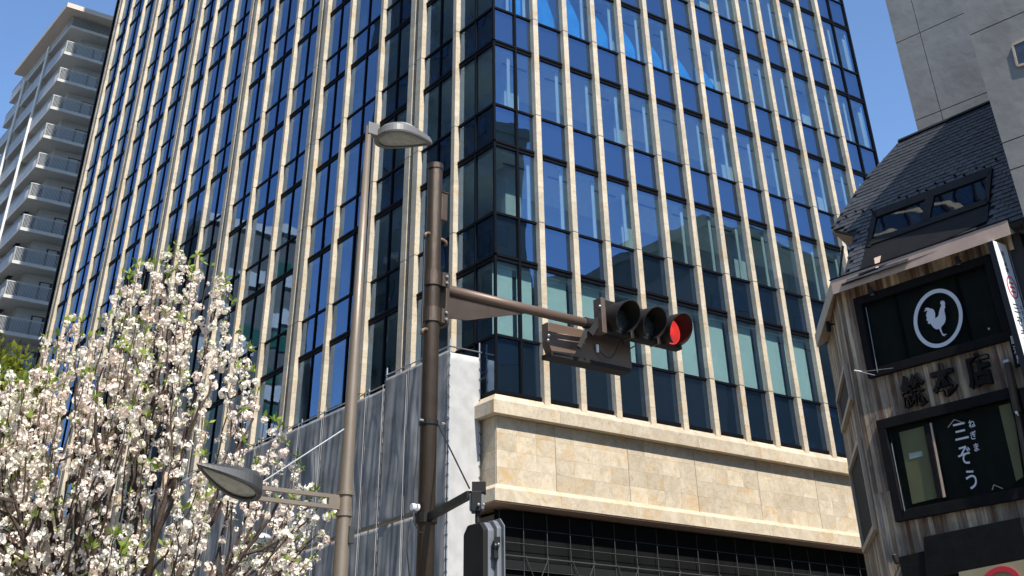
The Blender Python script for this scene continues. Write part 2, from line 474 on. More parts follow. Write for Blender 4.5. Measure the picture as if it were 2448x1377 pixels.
# glass
npane = 0
gm = MB()
def pane_box(face, a, b, z0, z1, m):
    if face == 'r': m.box((a, Y0 + .02, z0), (b, Y0 + .032, z1))
    else: m.box((X0 + .02, a, z0), (X0 + .032, b, z1))
for z0, z1, vis in rows:
    for a, b in rcols:
        if z1 < 35.5 and z1 < 27.5 + (a - X0) * .42:
            m = MB(); pane_box('r', a, b, z0, z1, m); m.build('window_pane', M['glass'], tower, center=True); npane += 1
        else: pane_box('r', a, b, z0, z1, gm)
for z0, z1, vis in rows:
    for i, (a, b) in enumerate(lcols):
        if npane < 296 and i < 14 and z0 > 12 and z1 < 29 + (a - Y0) * .5:
            m = MB(); pane_box('l', a, b, z0, z1, m); m.build('window_pane', M['glass'], tower, center=True); npane += 1
        else: pane_box('l', a, b, z0, z1, gm)
gm.build('far_window_panes', M['glass'], tower, kind='stuff')
# spandrel backing, slabs, ceilings, core
sp = MB(); ce = MB(); co = MB()
for z0, z1, vis in rows:
    if not vis:
        sp.box((X0 + .12, Y0 + .10, z0 - .1), (X1 - .05, Y0 + .16, z1 + .05))
        sp.box((X0 + .10, Y0 + .16, z0 - .1), (X0 + .16, Y1 - .05, z1 + .05))
for b in bands:
    ce.box((X0 + .17, Y0 + .17, b - .22), (X1 - .1, Y1 - .1, b + .1))
    ce_l = MB()
co.box((X0 + 3.2, Y0 + 3.0, 8.6), (X1 - 1, Y1 - 1, ZTOP))
for x in (X0 + 1.2, 29.1, 35.2, 41.2):
    co.box((x, Y0 + 1.0, 8.6), (x + .7, Y0 + 1.7, ZTOP))
for k in range(1, 9):
    co.box((X0 + 1.1, Y0 + k * 6.1, 8.6), (X0 + 1.8, Y0 + k * 6.1 + .7, ZTOP))
co.box((X0 + .2, Y1 - .3, 0), (X1 - .05, Y1, ZTOP)); co.box((X1 - .3, Y0 + .3, 0), (X1 - .06, Y1 - .3, ZTOP))
sp.build('spandrel_panel', M['spand'], tower)
ce.build('floor_slab', M['ceil'], tower)
co.build('interior_core', M['core'], tower)
# ceiling strip fittings seen through the glass
lt = MB()
for b in bands[:5]:
    for x in [X0 + 1.0 + 2.1 * i for i in range(10)]:
        lt.box((x, Y0 + .8, b - .25), (x + 1.2, Y0 + .9, b - .225))
lt.build('ceiling_fitting', M['frame2'], tower)
# blinds drawn on the first office floor, some half drawn above
def blind(x0, x1, z0, z1, mat='blind', nm='roller_blind'):
    MB().box((x0 + .05, Y0 + .30, z0), (x1 - .05, Y0 + .31, z1)).build(nm, M[mat], tower, center=True)
for i, (a, b) in enumerate(rcols[:11]):
    if i == 4: blind(a, b, 13.7, 15.6)
    else: blind(a, b, 13.62, 16.1)
for k in range(0, 5):
    for i in range(0, 15):
        if (i * 7 + k * 3) % 5 == 0: continue
        a, b = rcols[i]; z0 = bands[k] + TH; z1 = bands[k] + FH
        MB().box((b - .20, Y0 + .22, z0), (b - .06, Y0 + .26, z1 - .15)).build('curtain_edge', M['core'], tower, center=True)
# blue sheeting stacked inside the upper office floor
prev = random.getstate(); random.seed(11)
for i in range(1, 9):
    a, b = rcols[i]; z0 = bands[2] + TH if i > 0 else 0
    hh = [2.2, 2.2, 2.0, 1.7, 1.5, 1.3, 1.2, 1.1][i - 1]
    pts = []
    for j in range(9):
        t = j / 8
        pts.append(Vector((a + (b - a) * t, Y0 + .36, z0 + hh * (.80 + .35 * sin(pi * (t * .8 + .15)) - .55 * t ** 1.8))))
    pts += [Vector((b, Y0 + .36, z0 - .05)), Vector((a, Y0 + .36, z0 - .05))]
    MB().slab(pts, (0, .05, 0)).build('blue_sheeting', M['tarp'], tower, center=True)
random.setstate(prev)
# frames
fm = MB()
for b in bands:
    for z0, z1, d in ((b - .11, b - .045, .03), (b - .045, b + .02, .006), (b + .02, b + .10, .04)):
        fm.box((X0 - d, Y0 - d, z0), (X1, Y0 + .09, z1))
        fm.box((X0 - d, Y0 + .09, z0), (X0 + .09, Y1, z1))
for z in [13.6] + [b + TH for b in bands[:-1]]:
    fm.box((X0 - .035, Y0 - .035, z - .04), (X1, Y0 + .09, z + .04))
    fm.box((X0 - .035, Y0 + .09, z - .04), (X0 + .09, Y1, z + .04))
fm.box((X0 - .05, Y0 - .05, ZG - .02), (X1, Y0 + .09, ZG + .085)); fm.box((X0 - .05, Y0 + .09, ZG - .02), (X0 + .09, Y1, ZG + .085))
fm.build('floor_band_frame', M['frame'], tower)
vm = MB()
for x in (23.45, 43.84): vm.box((x - .04, Y0 - .055, ZG), (x + .04, Y0 + .085, ZTOP))
vm.box((X0 - .04, Y0 - .04, ZG), (X0 + .045, Y0 + .045, ZTOP))
vm.box((X1 - .08, Y0 - .06, ZG), (X1 + .02, Y0 + .2, ZTOP))
for i in range(0, len(lcols) - 1, 2):
    m_ = (lcols[i][1] + lcols[i + 1][0]) / 2
    vm.box((X0 - .035, m_ - .035, ZG), (X0 + .085, m_ + .035, ZTOP))
vm.box((X0 - .1, Y1 - .08, ZG), (X0 + .2, Y1 + .02, ZTOP))
vm.build('mullion', M['frame'], tower)
rm = MB().box((X0 - .1, Y0 - .1, ZTOP), (X1 + .1, Y1 + .1, ZTOP + 1.0)); rm.build('parapet', M['frame2'], tower)
MB().box((X0 + .6, Y0 + .6, 0), (X1 - .3, Y1 - .3, 8.55)).build('lower_storeys', M['core'], tower)
# stone fins; stones cut at every transom and between
zc = [11.50]
def cuts():
    zs = [11.50, 12.2, 12.9, 13.6]
    for i in range(1, 5): zs.append(13.6 + i * (bands[0] - 13.6) / 4)
    for b in bands[:-1]:
        zs += [b + TH / 2, b + TH]
        for i in range(1, 5): zs.append(b + TH + i * (FH - TH) / 4)
    return zs
zs = cuts()
TR = {13.6} | {round(b + TH, 3) for b in bands[:-1]}
nst = 0
fs_merge = MB()
for ix, x in enumerate(rf):
    cm = MB().box((x - FW / 2 + .012, Y0 - FD + .012, 11.55), (x + FW / 2 - .012, Y0 + .03, ZTOP))
    fin = cm.build('stone_fin', M['joint'], tower)
    for j in range(len(zs) - 1):
        g0 = .014 if round(zs[j], 3) in TR else .003
        g1 = .014 if round(zs[j + 1], 3) in TR else .003
        a = (x - FW / 2, Y0 - FD, zs[j] + g0); b = (x + FW / 2, Y0 + .02, zs[j + 1] - g1)
        if j == 0:
            # chamfered foot resting on the sloping ledge
            m = MB().add([(a[0], a[1], a[2] - .10), (b[0], a[1], a[2] - .10), (b[0], b[1], a[2] + .28), (a[0], b[1], a[2] + .28), (a[0], a[1], b[2]), (b[0], a[1], b[2]), (b[0], b[1], b[2]), (a[0], b[1], b[2])],
                         [(0, 3, 2, 1), (4, 5, 6, 7), (0, 1, 5, 4), (1, 2, 6, 5), (2, 3, 7, 6), (3, 0, 4, 7)])
        else:
            m = MB().box(a, b)
        vis = zs[j + 1] < 27.3 + (x - X0) * .40
        if vis and nst < 300 and ix < 12:
            m.build('fin_stone', M['fin'], fin, center=True); nst += 1
        else:
            fs_merge.add(m.v, m.f)
lw = MB()
for a, b, d in lf:
    runs = [(a, b)] if not d else [(a, a + .36), (a + .62, b)]
    for (p, q) in runs:
        lw.box((X0 - FD + .012, p + .012, 11.5), (X0 + .03, q - .012, ZTOP))
        for j in range(len(zs) - 1):
            g0 = .014 if round(zs[j], 3) in TR else .003
            g1 = .014 if round(zs[j + 1], 3) in TR else .003
            fs_merge.box((X0 - FD, p, zs[j] + g0), (X0 + .02, q, zs[j + 1] - g1))
    if d: lw.box((X0 - .05, a + .34, 11.5), (X0 + .02, a + .64, ZTOP))
    
fs_merge.build('fin_stones', M['fin'], tower, kind='stuff')
lw.build('fin_backing', M['joint'], tower)
# podium band with ledges
UP = [(-.02, 11.76), (.08, 11.74), (.32, 11.50), (.32, 11.12), (.02, 11.12)]
LO = [(0, 9.17), (.05, 9.17), (.24, 9.02), (.24, 8.68), (0, 8.68)]
def run(profile, a, b, axis, first, nm):
    m = MB(); n = len(profile)
    vs = []
    for e, t in enumerate((a, b)):
        for off, z in profile:
            tt = t - off if (first and e == 0) else t
            vs.append((tt, Y0 - off, z) if axis == 'x' else (X0 - off, tt, z))
    fs = [tuple(range(n)), tuple(range(n, 2 * n))[::-1]] + [(i, n + i, n + (i + 1) % n, (i + 1) % n) for i in range(n)]
    if axis == 'x': fs = [f[::-1] for f in fs]
    m.add(vs, fs)
    return m.build(nm, M['stone'], tower, center=True)
xs = [X0, 24.73]
while xs[-1] + 3.04 < X1 + .6: xs.append(xs[-1] + 3.04)
xs[-1] = X1 + .35
for i in range(len(xs) - 1):
    run(UP, xs[i] + (.004 if i else 0), xs[i + 1] - .004, 'x', i == 0, 'ledge_stone')
    run(LO, xs[i] + (.004 if i else 0), xs[i + 1] - .004, 'x', i == 0, 'ledge_stone')
yy = [Y0, 33.5, 36.5, 39.6, 42.6, 51, 60, 69, 78, Y1]
for i in range(len(yy) - 1):
    run(UP, yy[i] + (.004 if i else 0), yy[i + 1] - .004, 'y', i == 0, 'ledge_stone')
    run(LO, yy[i] + (.004 if i else 0), yy[i + 1] - .004, 'y', i == 0, 'ledge_stone')
MB().box((X0 + .03, Y0 + .02, 8.66), (X1 - .02, Y1, 11.7)).build('band_backing', M['joint'], tower)
zr = [9.175, 9.66, 10.145, 10.63, 11.115]
xt = []
for i in range(len(xs) - 1):
    n = 3 if i == 0 else max(1, round((xs[i + 1] - xs[i]) / .76))
    for j in range(n):
        xa = xs[i] + (xs[i + 1] - xs[i]) * j / n; xb = xs[i] + (xs[i + 1] - xs[i]) * (j + 1) / n
        xt.append((xa + (.009 if j == 0 and i else .0015), xb - (.009 if j == n - 1 else .0015)))
for r in range(4):
    for xa, xb in xt:
        MB().box((xa, Y0 - .01 - R() * .002, zr[r] + .0015), (min(xb, X1), Y0 + .03, zr[r + 1] - .0015)).build('wall_stone', M['stone'], tower, center=True)
for r in range(4):
    for k in range(16):
        ya = Y0 + .04 + k * .76
        MB().box((X0 - .01, ya + .0015, zr[r] + .0015), (X0 + .03, ya + .757, zr[r + 1] - .0015)).build('wall_stone', M['stone'], tower, center=True)
MB().box((X0 - .01, Y0 + 12.2, 9.175), (X0 + .03, Y1, 11.115)).build('side_wall_stone', M['stone'], tower)
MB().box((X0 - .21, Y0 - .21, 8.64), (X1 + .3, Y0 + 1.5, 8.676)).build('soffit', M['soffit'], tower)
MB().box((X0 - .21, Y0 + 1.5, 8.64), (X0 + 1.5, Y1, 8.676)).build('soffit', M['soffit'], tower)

# ------------------------------------------------------------------ dark scaffold under the band
sc = thing('scaffold', (X0, Y0, 0), 'dim tube scaffold behind dark mesh under the stone band, right of the pedestrian signal', 'scaffold')
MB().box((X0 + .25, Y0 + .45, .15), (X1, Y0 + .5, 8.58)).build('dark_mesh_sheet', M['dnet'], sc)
zlev = [8.3, 7.35, 6.6, 4.9, 3.2, 1.5]
xp = [X0 + .3 + i * .9 for i in range(25)]
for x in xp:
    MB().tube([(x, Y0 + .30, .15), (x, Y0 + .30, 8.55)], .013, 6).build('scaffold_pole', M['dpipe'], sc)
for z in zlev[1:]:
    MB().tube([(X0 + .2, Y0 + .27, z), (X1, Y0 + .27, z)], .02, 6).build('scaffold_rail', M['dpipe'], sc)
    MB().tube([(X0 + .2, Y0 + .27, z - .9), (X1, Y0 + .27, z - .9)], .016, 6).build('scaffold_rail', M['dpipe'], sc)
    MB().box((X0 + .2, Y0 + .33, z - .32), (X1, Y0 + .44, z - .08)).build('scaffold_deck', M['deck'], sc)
for z in (8.1, 7.7, 7.0, 5.8, 5.3):
    MB().tube([(X0 + .2, Y0 + .28, z), (X1, Y0 + .28, z)], .009, 5).build('net_cord', M['dpipe'], sc)
for i in range(0, 24):
    for z in (7.4, 6.6, 4.9):
        if (i + int(z)) % 2 == 0:
            MB().tube([(xp[i], Y0 + .24, z - 1.6), (xp[i + 1], Y0 + .24, z)], .013, 5).build('cross_brace', M['dpipe'], sc)
            MB().tube([(xp[i + 1], Y0 + .25, z - 1.6), (xp[i], Y0 + .25, z)], .013, 5).build('cross_brace', M['dpipe'], sc)

# ------------------------------------------------------------------ net-clad scaffold on the left face
ns = thing('net_scaffold', (21.14, 31.97, 0), 'netting-wrapped scaffold on the left face of the tower with its end sheet coloured paler for sunlight', 'scaffold')
NX, NY = 21.14, 31.97
def netsheet(p0, ax, width, z0, z1, seed, amp=.05, mat='net', nm='net_sheet', n_out=Vector((-1, 0, 0))):
    """hanging sheet with real vertical folds, sagging between its ties"""
    rnd = random.Random(seed)
    ph = [rnd.uniform(0, 6.3) for _ in range(8)]
    fr = [rnd.uniform(4, 7), rnd.uniform(9, 13), rnd.uniform(17, 25), rnd.uniform(2, 3)]
    nu = max(8, int(width / .045)); nv = 46
    m = MB(); vs = []
    for j in range(nv + 1):
        v = j / nv; z = z0 + (z1 - z0) * v
        for i in range(nu + 1):
            u = i / nu; s = u * width
            env = min(1, 6 * u, 6 * (1 - u)) ** .6
            env = max(env, .0)
            a = amp * env * (.45 + .55 * sin(pi * v) ** .5 if 0 < v < 1 else .3)
            drift = .5 * sin(1.3 * v * 3 + ph[4]) + .35 * sin(v * 9 + ph[5])
            d = a * (.55 * sin(fr[0] * s + ph[0] + 2.2 * drift) * (.4 + .6 * sin(4 * v + ph[3])) + .22 * sin(fr[1] * s + ph[1] + 3.1 * drift + 2 * v) * (.5 + .5 * sin(5.3 * v + s * 2 + ph[2])) + .07 * sin(fr[2] * s + ph[2] + 6 * v) + .4 * sin(2.2 * v * fr[3] + s * 2 + ph[6]) + .16 * sin(17 * v + s * 4 + ph[7]) * sin(5 * v - 3 * s + ph[3]))
            p = Vector(p0) + ax * s + n_out * (d + .02); p.z = z
            vs.append(p)
    fs = []
    for j in range(nv):
        for i in range(nu):
            a = j * (nu + 1) + i
            fs.append((a, a + 1, a + nu + 2, a + nu + 1))
    m.add(vs, fs)
    o = m.build(nm, M[mat], ns, smooth=True, center=True)
    sd = o.modifiers.new('thickness', 'SOLIDIFY'); sd.thickness = .006
    return o
ty = [NY, 33.05, 34.35, 35.85, 37.0, 38.3, 40.1, 41.9, 43.7, 45.5, 47.3, 49.1, 50.9, 52.7, 54.5, 56.3, 58.1]
for i in range(len(ty) - 1):
    zt = 13.08 if ty[i] < 35.8 else 12.78
    netsheet((NX, ty[i] + .012, 0), Vector((0, 1, 0)), ty[i + 1] - ty[i] - .024, 8.62, zt, 40 + i, .058)
    netsheet((NX, ty[i] + .012, 0), Vector((0, 1, 0)), ty[i + 1] - ty[i] - .024, 3.6, 8.55, 80 + i, .045)
o = netsheet((NX + .04, NY, 0), Vector((1, 0, 0)), 1.12, 2.6, 13.02, 5, .06, mat='net_lit', n_out=Vector((0, -1, 0)))
o['label'] = 'end sheet of the netting, sunlight painted in as a paler colour'
rp = MB()
for y in ty:
    MB().tube([(NX + .03, y, .1), (NX + .03, y, (13.35 if y < 35.9 else 13.02) + .12 * ((y * 7) % 1))], .024, 6).build('scaffold_pole', M['steel'], ns)
for x in (NX + 1.18,):
    MB().tube([(x, NY, .1), (x, NY, 13.5)], .024, 6).build('scaffold_pole', M['steel'], ns)
MB().tube([(NX + .02, NY - .05, 13.22), (NX + .02, 35.9, 13.22)], .022, 6).build('guard_rail', M['steel'], ns)
MB().tube([(NX + .02, 35.8, 12.92), (NX + .02, 58.1, 12.92)], .022, 6).build('guard_rail', M['steel'], ns)
MB().tube([(NX - .03, NY - .02, 13.2), (NX + 1.25, NY - .02, 13.2)], .022, 6).build('guard_rail', M['steel'], ns)
# lacing ropes: short loops down the two corners
for x, y in ((NX - .02, NY - .03), (NX + 1.17, NY - .04), (NX - .035, 35.85)):
    rp = MB()
    z = 13.0
    while z > 3:
        rp.tube([(x - .03, y, z), (x + .035, y - .02, z - .09)], .012, 5)
        z -= .32
    rp.build('lacing_rope', M['cable'], ns)
for y in ty[1:10]:
    MB().tube([(NX - .10, y, 3.6), (NX - .10, y, 12.9)], .008, 5).build('seam_rope', M['net_lit'], ns)

# ------------------------------------------------------------------ wooden restaurant house
K = Vector((22.0, 17.08, 0))
AF = radians(94)
fdir = Vector((-cos(AF), -sin(AF), 0))        # along the front, towards the right
nrm = Vector((-sin(AF), cos(AF), 0)); nrm = Vector((fdir.y, -fdir.x, 0)).normalized()   # outward
if nrm.x > 0: nrm = -nrm
ZUP = Vector((0, 0, 1))
sdir = Vector((cos(radians(44.5)), sin(radians(44.5)), 0))
snrm = Vector((-sdir.y, sdir.x, 0))
house = thing('restaurant_house', (22, 17.08, 0), 'narrow timber-clad restaurant with slate roof and black-framed windows at the right edge', 'building')
def F(u, v, off=0.0):
    return onp(u, v, K + nrm * off, nrm)
def fs_(p):       # distance along front, height
    return (p - K).dot(fdir), p.z
def fp(s, z, off=0.0):
    q = K + fdir * s + nrm * off
    return Vector((q.x, q.y, z))
def fbox(s0, s1, z0, z1, o0, o1, nm, mat, parent=None, center=True, bevel=0):
    m = MB().obox(fp(s0, z0, o0), fdir * (s1 - s0), ZUP * (z1 - z0), nrm * (o1 - o0))
    return m.build(nm, M[mat], parent or house, center=center, bevel=bevel)
WZ = F(2004, 700).z                 # wall top
s_end = fs_(F(2412, 556))[0]
# wall core and planks
MB().slab([fp(-0.0, .0, -.02), fp(s_end + .2, 0, -.02), fp(s_end + .2, 0, -5), K + sdir * 4.2 - nrm * 0], ZUP * WZ).build('wall_core', M['joint'], house)
s1a, z1a = fs_(F(2047, 717)); s1b, z1b = fs_(F(2082.6, 907.5))
s1r, z1r = fs_(F(2372, 607))
s2a, z2a = fs_(F(2102, 1008)); s2b, z2b = fs_(F(2147, 1250))
s2r, _ = fs_(F(2432, 918))
s3a, z3a = fs_(F(2165, 1335))
pw = .105
s = 0.0
while s < s_end:
    w_ = pw * U(.8, 1.2)
    segs = [(z1a - .03, WZ), (z2a - .03, z1b + .03), (z3a - .25, z2b + .03)]
    if s < s1a + .02: segs = [(z2b + .6, WZ), (1.2, z2b + .6)]
    elif s < s2a + .05: segs = [(z1a - .03, WZ), (z2b + .3, z1b + .03), (1.2, z2b + .3)]
    elif s < s3a + .3: segs[2] = (1.2, z2b + .03)
    for za, zb in segs:
        MB().obox(fp(s + .003, za, 0), fdir * (w_ - .006), ZUP * (zb - za - .004), nrm * (.022 + R() * .008)).build('wall_plank', M['wood'], house, center=True)
    s += w_
# side wall planks
t_ = 0.0
def sp_(t, z, off=0.0):
    q = K + sdir * t + snrm * off
    return Vector((q.x, q.y, z))
while t_ < 4.1:
    w_ = .14 * U(.85, 1.15)
    MB().obox(sp_(t_ + .003, 1.2, 0), sdir * (w_ - .006), ZUP * (WZ - 1.2), snrm * (.02 + R() * .008)).build('side_wall_plank', M['wood'], house, center=True)
    t_ += w_
# side windows
def S(u, v, off=.06): return onp(u, v, K + snrm * off, snrm)
for (q0, q1, q2) in (((2037, 800), (2037, 960), 1990), ((2057, 1040), (2096, 1265), 2045)):
    ta = .35; tb = 3.4
    zA = S(*q0).z; zB = S(*q1).z
    wn = thing('tmp', (0, 0, 0), '', '') if False else None
    fr = MB()
    fr.obox(sp_(ta, zB, .03), sdir * (tb - ta), ZUP * .1, snrm * .09)
    fr.obox(sp_(ta, zA - .1, .03), sdir * (tb - ta), ZUP * .1, snrm * .09)
    fr.obox(sp_(ta, zB + .1, .03), sdir * .1, ZUP * (zA - zB - .2), snrm * .09)
    fr.obox(sp_(tb - .1, zB + .1, .03), sdir * .1, ZUP * (zA - zB - .2), snrm * .09)
    wf = fr.build('side_window', M['beige'], house)
    MB().obox(sp_(ta + .1, zB + .1, .035), sdir * (tb - ta - .2), ZUP * (zA - zB - .2), snrm * .02).build('pane', M['winbk'], wf)
# front windows: black frames proud of the planks
def frontwin(sa, sb, zb, zt, fw, name):
    fr = MB()
    fr.obox(fp(sa, zb, .0), fdir * (sb - sa), ZUP * fw, nrm * .13)
    fr.obox(fp(sa, zt - fw, .0), fdir * (sb - sa), ZUP * fw, nrm * .13)
    fr.obox(fp(sa, zb + fw, .0), fdir * fw, ZUP * (zt - zb - 2 * fw), nrm * .13)
    fr.obox(fp(sb - fw, zb + fw, .0), fdir * fw, ZUP * (zt - zb - 2 * fw), nrm * .13)
    return fr.build(name, M['black'], house, bevel=.006)
w1 = frontwin(s1a, s1r, z1b, z1a, .17, 'upper_window')
MB().obox(fp(s1a + .17, z1b + .17, -.018), fdir * (s1r - s1a - .34), ZUP * (z1a - z1b - .34), nrm * .01).build('dark_room', M['winbk'], w1)
MB().obox(fp(s1a + .17, z1b + .17, .045), fdir * (s1r - s1a - .34), ZUP * (z1a - z1b - .34), nrm * .008).build('pane', M['wglass'], w1)
for q in (.28, .72):
    sx = s1a + (s1r - s1a) * q
    MB().obox(fp(sx, z1b + .17, -.005), fdir * .05, ZUP * (z1a - z1b - .34), nrm * .04).build('glazing_bar', M['black'], w1)
MB().tube([F(2070, 735, .14), F(2098, 890, .14)], .008, 6).build('drain_rod', M['steel'], w1)
w2 = frontwin(s2a, s2r, z2b, z2a, .19, 'lower_window')
MB().obox(fp(s2a + .19, z2b + .19, -.018), fdir * (s2r - s2a - .38), ZUP * (z2a - z2b - .38), nrm * .01).build('dark_room', M['winbk'], w2)
def fpoly(pts, off, th, nm, mat, parent=None):
    return MB().slab([F(u, v, off) for u, v in pts], nrm * th).build(nm, M[mat], parent or house, center=True)
bl = fpoly([(2150, 1034), (2208, 1019), (2243, 1190), (2182, 1205)], .015, .01, 'roller_blind', 'shoji', w2)
fpoly([(2173, 1084), (2204, 1078), (2206, 1090), (2175, 1098)], .03, .004, 'notice', 'white', w2)
fpoly([(2388, 971), (2420, 962), (2447, 1140), (2430, 1150)], .015, .01, 'roller_blind', 'shoji', w2)
MB().obox(fp(s2a + .19, z2b + .19, .05), fdir * (s2r - s2a - .38), ZUP * (z2a - z2b - .38), nrm * .008).build('pane', M['wglass'], w2)
fpoly([(2210, 1015), (2222, 1012), (2256, 1190), (2244, 1194)], .035, .05, 'glazing_bar', 'black', w2)
fpoly([(2224, 1012), (2228, 1011), (2262, 1188), (2257, 1190)], .03, .03, 'glazing_bar', 'eave', w2)
MB().tube([F(2131, 1060, .14), F(2163, 1222, .14)], .008, 6).build('drain_rod', M['steel'], w2)
# shopfront sign band below
s3b = s_end + .2
fb = MB()
fb.slab([F(2228, 1287, .0), F(2460, 1240, .0), F(2480, 1340, .0), F(2235, 1390, 0)], nrm * .30)
fb.build('black_fascia', M['black'], house, bevel=.01)
fb = MB(); fb.slab([F(2166, 1335, .0), F(2233, 1319, .0), F(2260, 1440, .0), F(2190, 1440, .0)], nrm * .26)
fb.build('black_side_panel', M['black'], house)
# eave box
EO = .38
e1 = onp(1985, 667, K + nrm * EO, nrm); e2 = onp(2408, 531, K + nrm * EO, nrm)
zt_ = (e1.z + e2.z) / 2
sa = (e1 - K).dot(fdir); sb = (e2 - K).dot(fdir)
ev = MB()
zf_ = onp(2003, 700, K + nrm * EO, nrm).z
ev.add([fp(sa, zt_, EO), fp(sb, zt_, EO), fp(sb, zf_, EO), fp(sa, zf_, EO),
        fp(sa + .3, WZ - .002, .02), fp(sb - .02, WZ - .002, .02), fp(sb, zt_, -.3), fp(sa + .3, zt_, -.3)],
       [(0, 3, 2, 1), (3, 4, 5, 2), (1, 2, 5, 6), (0, 1, 6, 7), (0, 7, 4, 3), (4, 7, 6, 5)])
ev.build('eave_board', M['eave'], house)
ec = MB().obox(fp(sa - .03, zt_ + .003, -.2), fdir * (sb - sa + .05), ZUP * .03, nrm * (EO + .21))
ec.build('eave_flashing', M['black'], house)
# eave return along the side wall
se = MB()
a0 = fp(sa, zt_, EO)
vs = [a0, Vector((a0.x, a0.y, zf_)), sp_(.2, WZ, .03), sp_(.2, zt_, -.2)]
a1 = sp_(3.6, zt_, .34); vs += [a1, Vector((a1.x, a1.y, zf_)), sp_(3.6, WZ, .03), sp_(3.6, zt_, -.2)]
se.add(vs, [(0, 4, 5, 1), (1, 5, 6, 2), (0, 3, 7, 4), (4, 7, 6, 5), (0, 1, 2, 3)])
se.build('side_eave_board', M['beige'], house)
# roof plane: passes through the eave top, pitched back
pitch = radians(52)
rup = (-nrm * cos(pitch) + ZUP * sin(pitch)).normalized()
rn = fdir.cross(rup).normalized()
if rn.dot(nrm) < 0: rn = -rn
RP = fp(0, zt_ + .05, EO - .12)
def RF(u, v, off=0): return onp(u, v, RP + rn * off, rn)
outline = [(2011, 681), (2055, 598), (2049, 527), (1986, 543), (2000, 520), (2053, 448), (2105, 388), (2150, 335), (2380, 236), (2500, 500), (2410, 538)]
outline = [(2011, 681), (2042, 560), (1992, 549), (1990, 540), (2053, 448), (2105, 388), (2150, 337), (2385, 236), (2520, 500), (2408, 540)]
MB().slab([RF(u, v, -.02) for u, v in outline], rn * -.10).build('roof_base', M['slatedark'], house)
P2 = [((q := RF(u, v)) - RP).dot(fdir) for u, v in outline]; Q2 = [(RF(u, v) - RP).dot(rup) for u, v in outline]
def inside(a, b):
    c = False; n = len(P2); j = n - 1
    for i in range(n):
        if (Q2[i] > b) != (Q2[j] > b) and a < (P2[j] - P2[i]) * (b - Q2[i]) / (Q2[j] - Q2[i]) + P2[i]: c = not c
        j = i
    return c
sw, sh = .235, .165
tq = rn * .016 + rup * 0
me_s = None
cnt = 0
skyq = [(2078, 600), (2090, 508), (2372, 405), (2368, 535)]
sk2 = [((RF(u, v) - RP).dot(fdir), (RF(u, v) - RP).dot(rup)) for u, v in skyq]
def insky(a, b):
    c = False; j = 3
    for i in range(4):
        if (sk2[i][1] > b) != (sk2[j][1] > b) and a < (sk2[j][0] - sk2[i][0]) * (b - sk2[i][1]) / (sk2[j][1] - sk2[i][1]) + sk2[i][0]: c = not c
        j = i
    return c
rest = MB()
amin, amax, bmin, bmax = min(P2), max(P2), min(Q2), max(Q2)
r = 0
b = bmin - .0
shingle_mesh = None
while b < bmax:
    a = amin - (sw / 2 if r % 2 else 0)
    while a < amax:
        ca, cb2 = a + sw / 2, b + sh / 2
        if inside(ca, cb2) and inside(a + .02, b + .03) and not insky(ca, cb2) and a < 5.2:
            jit = R()
            if cnt < 300:
                if shingle_mesh is None:
                    m = MB()
                    e = .006
                    A_ = fdir * (sw / 2 - e); B_ = rup * (sh / 2 + .05); lift = rn * .020
                    m.add([-A_ - rup * (sh / 2) + lift, A_ - rup * (sh / 2) + lift, A_ + B_ + rn * .004, -A_ + B_ + rn * .004,
                           -A_ - rup * (sh / 2) + rn * .002, A_ - rup * (sh / 2) + rn * .002, A_ + B_ - rn * .01, -A_ + B_ - rn * .01],
                          [(0, 1, 2, 3), (4, 7, 6, 5), (0, 4, 5, 1), (1, 5, 6, 2), (2, 6, 7, 3), (3, 7, 4, 0)])
                    shingle_mesh = bpy.data.meshes.new('roof_shingle')
                    shingle_mesh.from_pydata(m.v, [], m.f); shingle_mesh.materials.append(M['slate'])
                    tmpl = m
                o = bpy.data.objects.new('roof_shingle', shingle_mesh)
                o.location = RP + fdir * ca + rup * cb2 + rn * (jit * .006) - wloc(house)
                o.parent = house; col.objects.link(o); cnt += 1
            else:
                c0 = RP + fdir * ca + rup * cb2 + rn * (jit * .006)
                rest.add([Vector(v) + c0 for v in tmpl.v], tmpl.f)
        a += sw
    b += sh; r += 1
if rest.v: rest.build('roof_shingles', M['slate'], house, kind='stuff')
rd = MB().bar(RF(2148, 338, .03), RF(2392, 233, .03), .10, .06, rn); rd.build('ridge_cap', M['black'], house)
MB().slab([RF(1990, 546, -.13), RF(2042, 562, -.13), RF(2052, 528, -.13), RF(1992, 542, -.13)], rn * .0 + ZUP * -.02).build('gable_soffit', M['beige'], house)
gp = [RF(1988, 545, -.03), RF(2050, 526, -.03)]
MB().slab([gp[0], gp[1], gp[1] + Vector((1.0, .2, -.10)), gp[0] + Vector((1.2, .3, -.25))], ZUP * -.09).build('gable_eave', M['beige'], house)
MB().bar(gp[0], gp[1], .05, .05, rn).build('gable_edge_trim', M['black'], house)
# snow guards
for k, (u, v) in enumerate([(2022, 521), (2045, 508), (2062, 507), (2083, 505), (2148, 475), (2167, 474), (2193, 459), (2214, 458), (2236, 442), (2258, 440), (2282, 423), (2304, 422), (2333, 405), (2352, 403), (2380, 384)]):
    p = RF(u, v, .03)
    MB().obox(p, fdir * .05, rup * .02, rn * .04).obox(p + rn * .03 - fdir * .01, fdir * .06, rup * .03, rn * .015).build('snow_guard', M['black'], house, center=True)
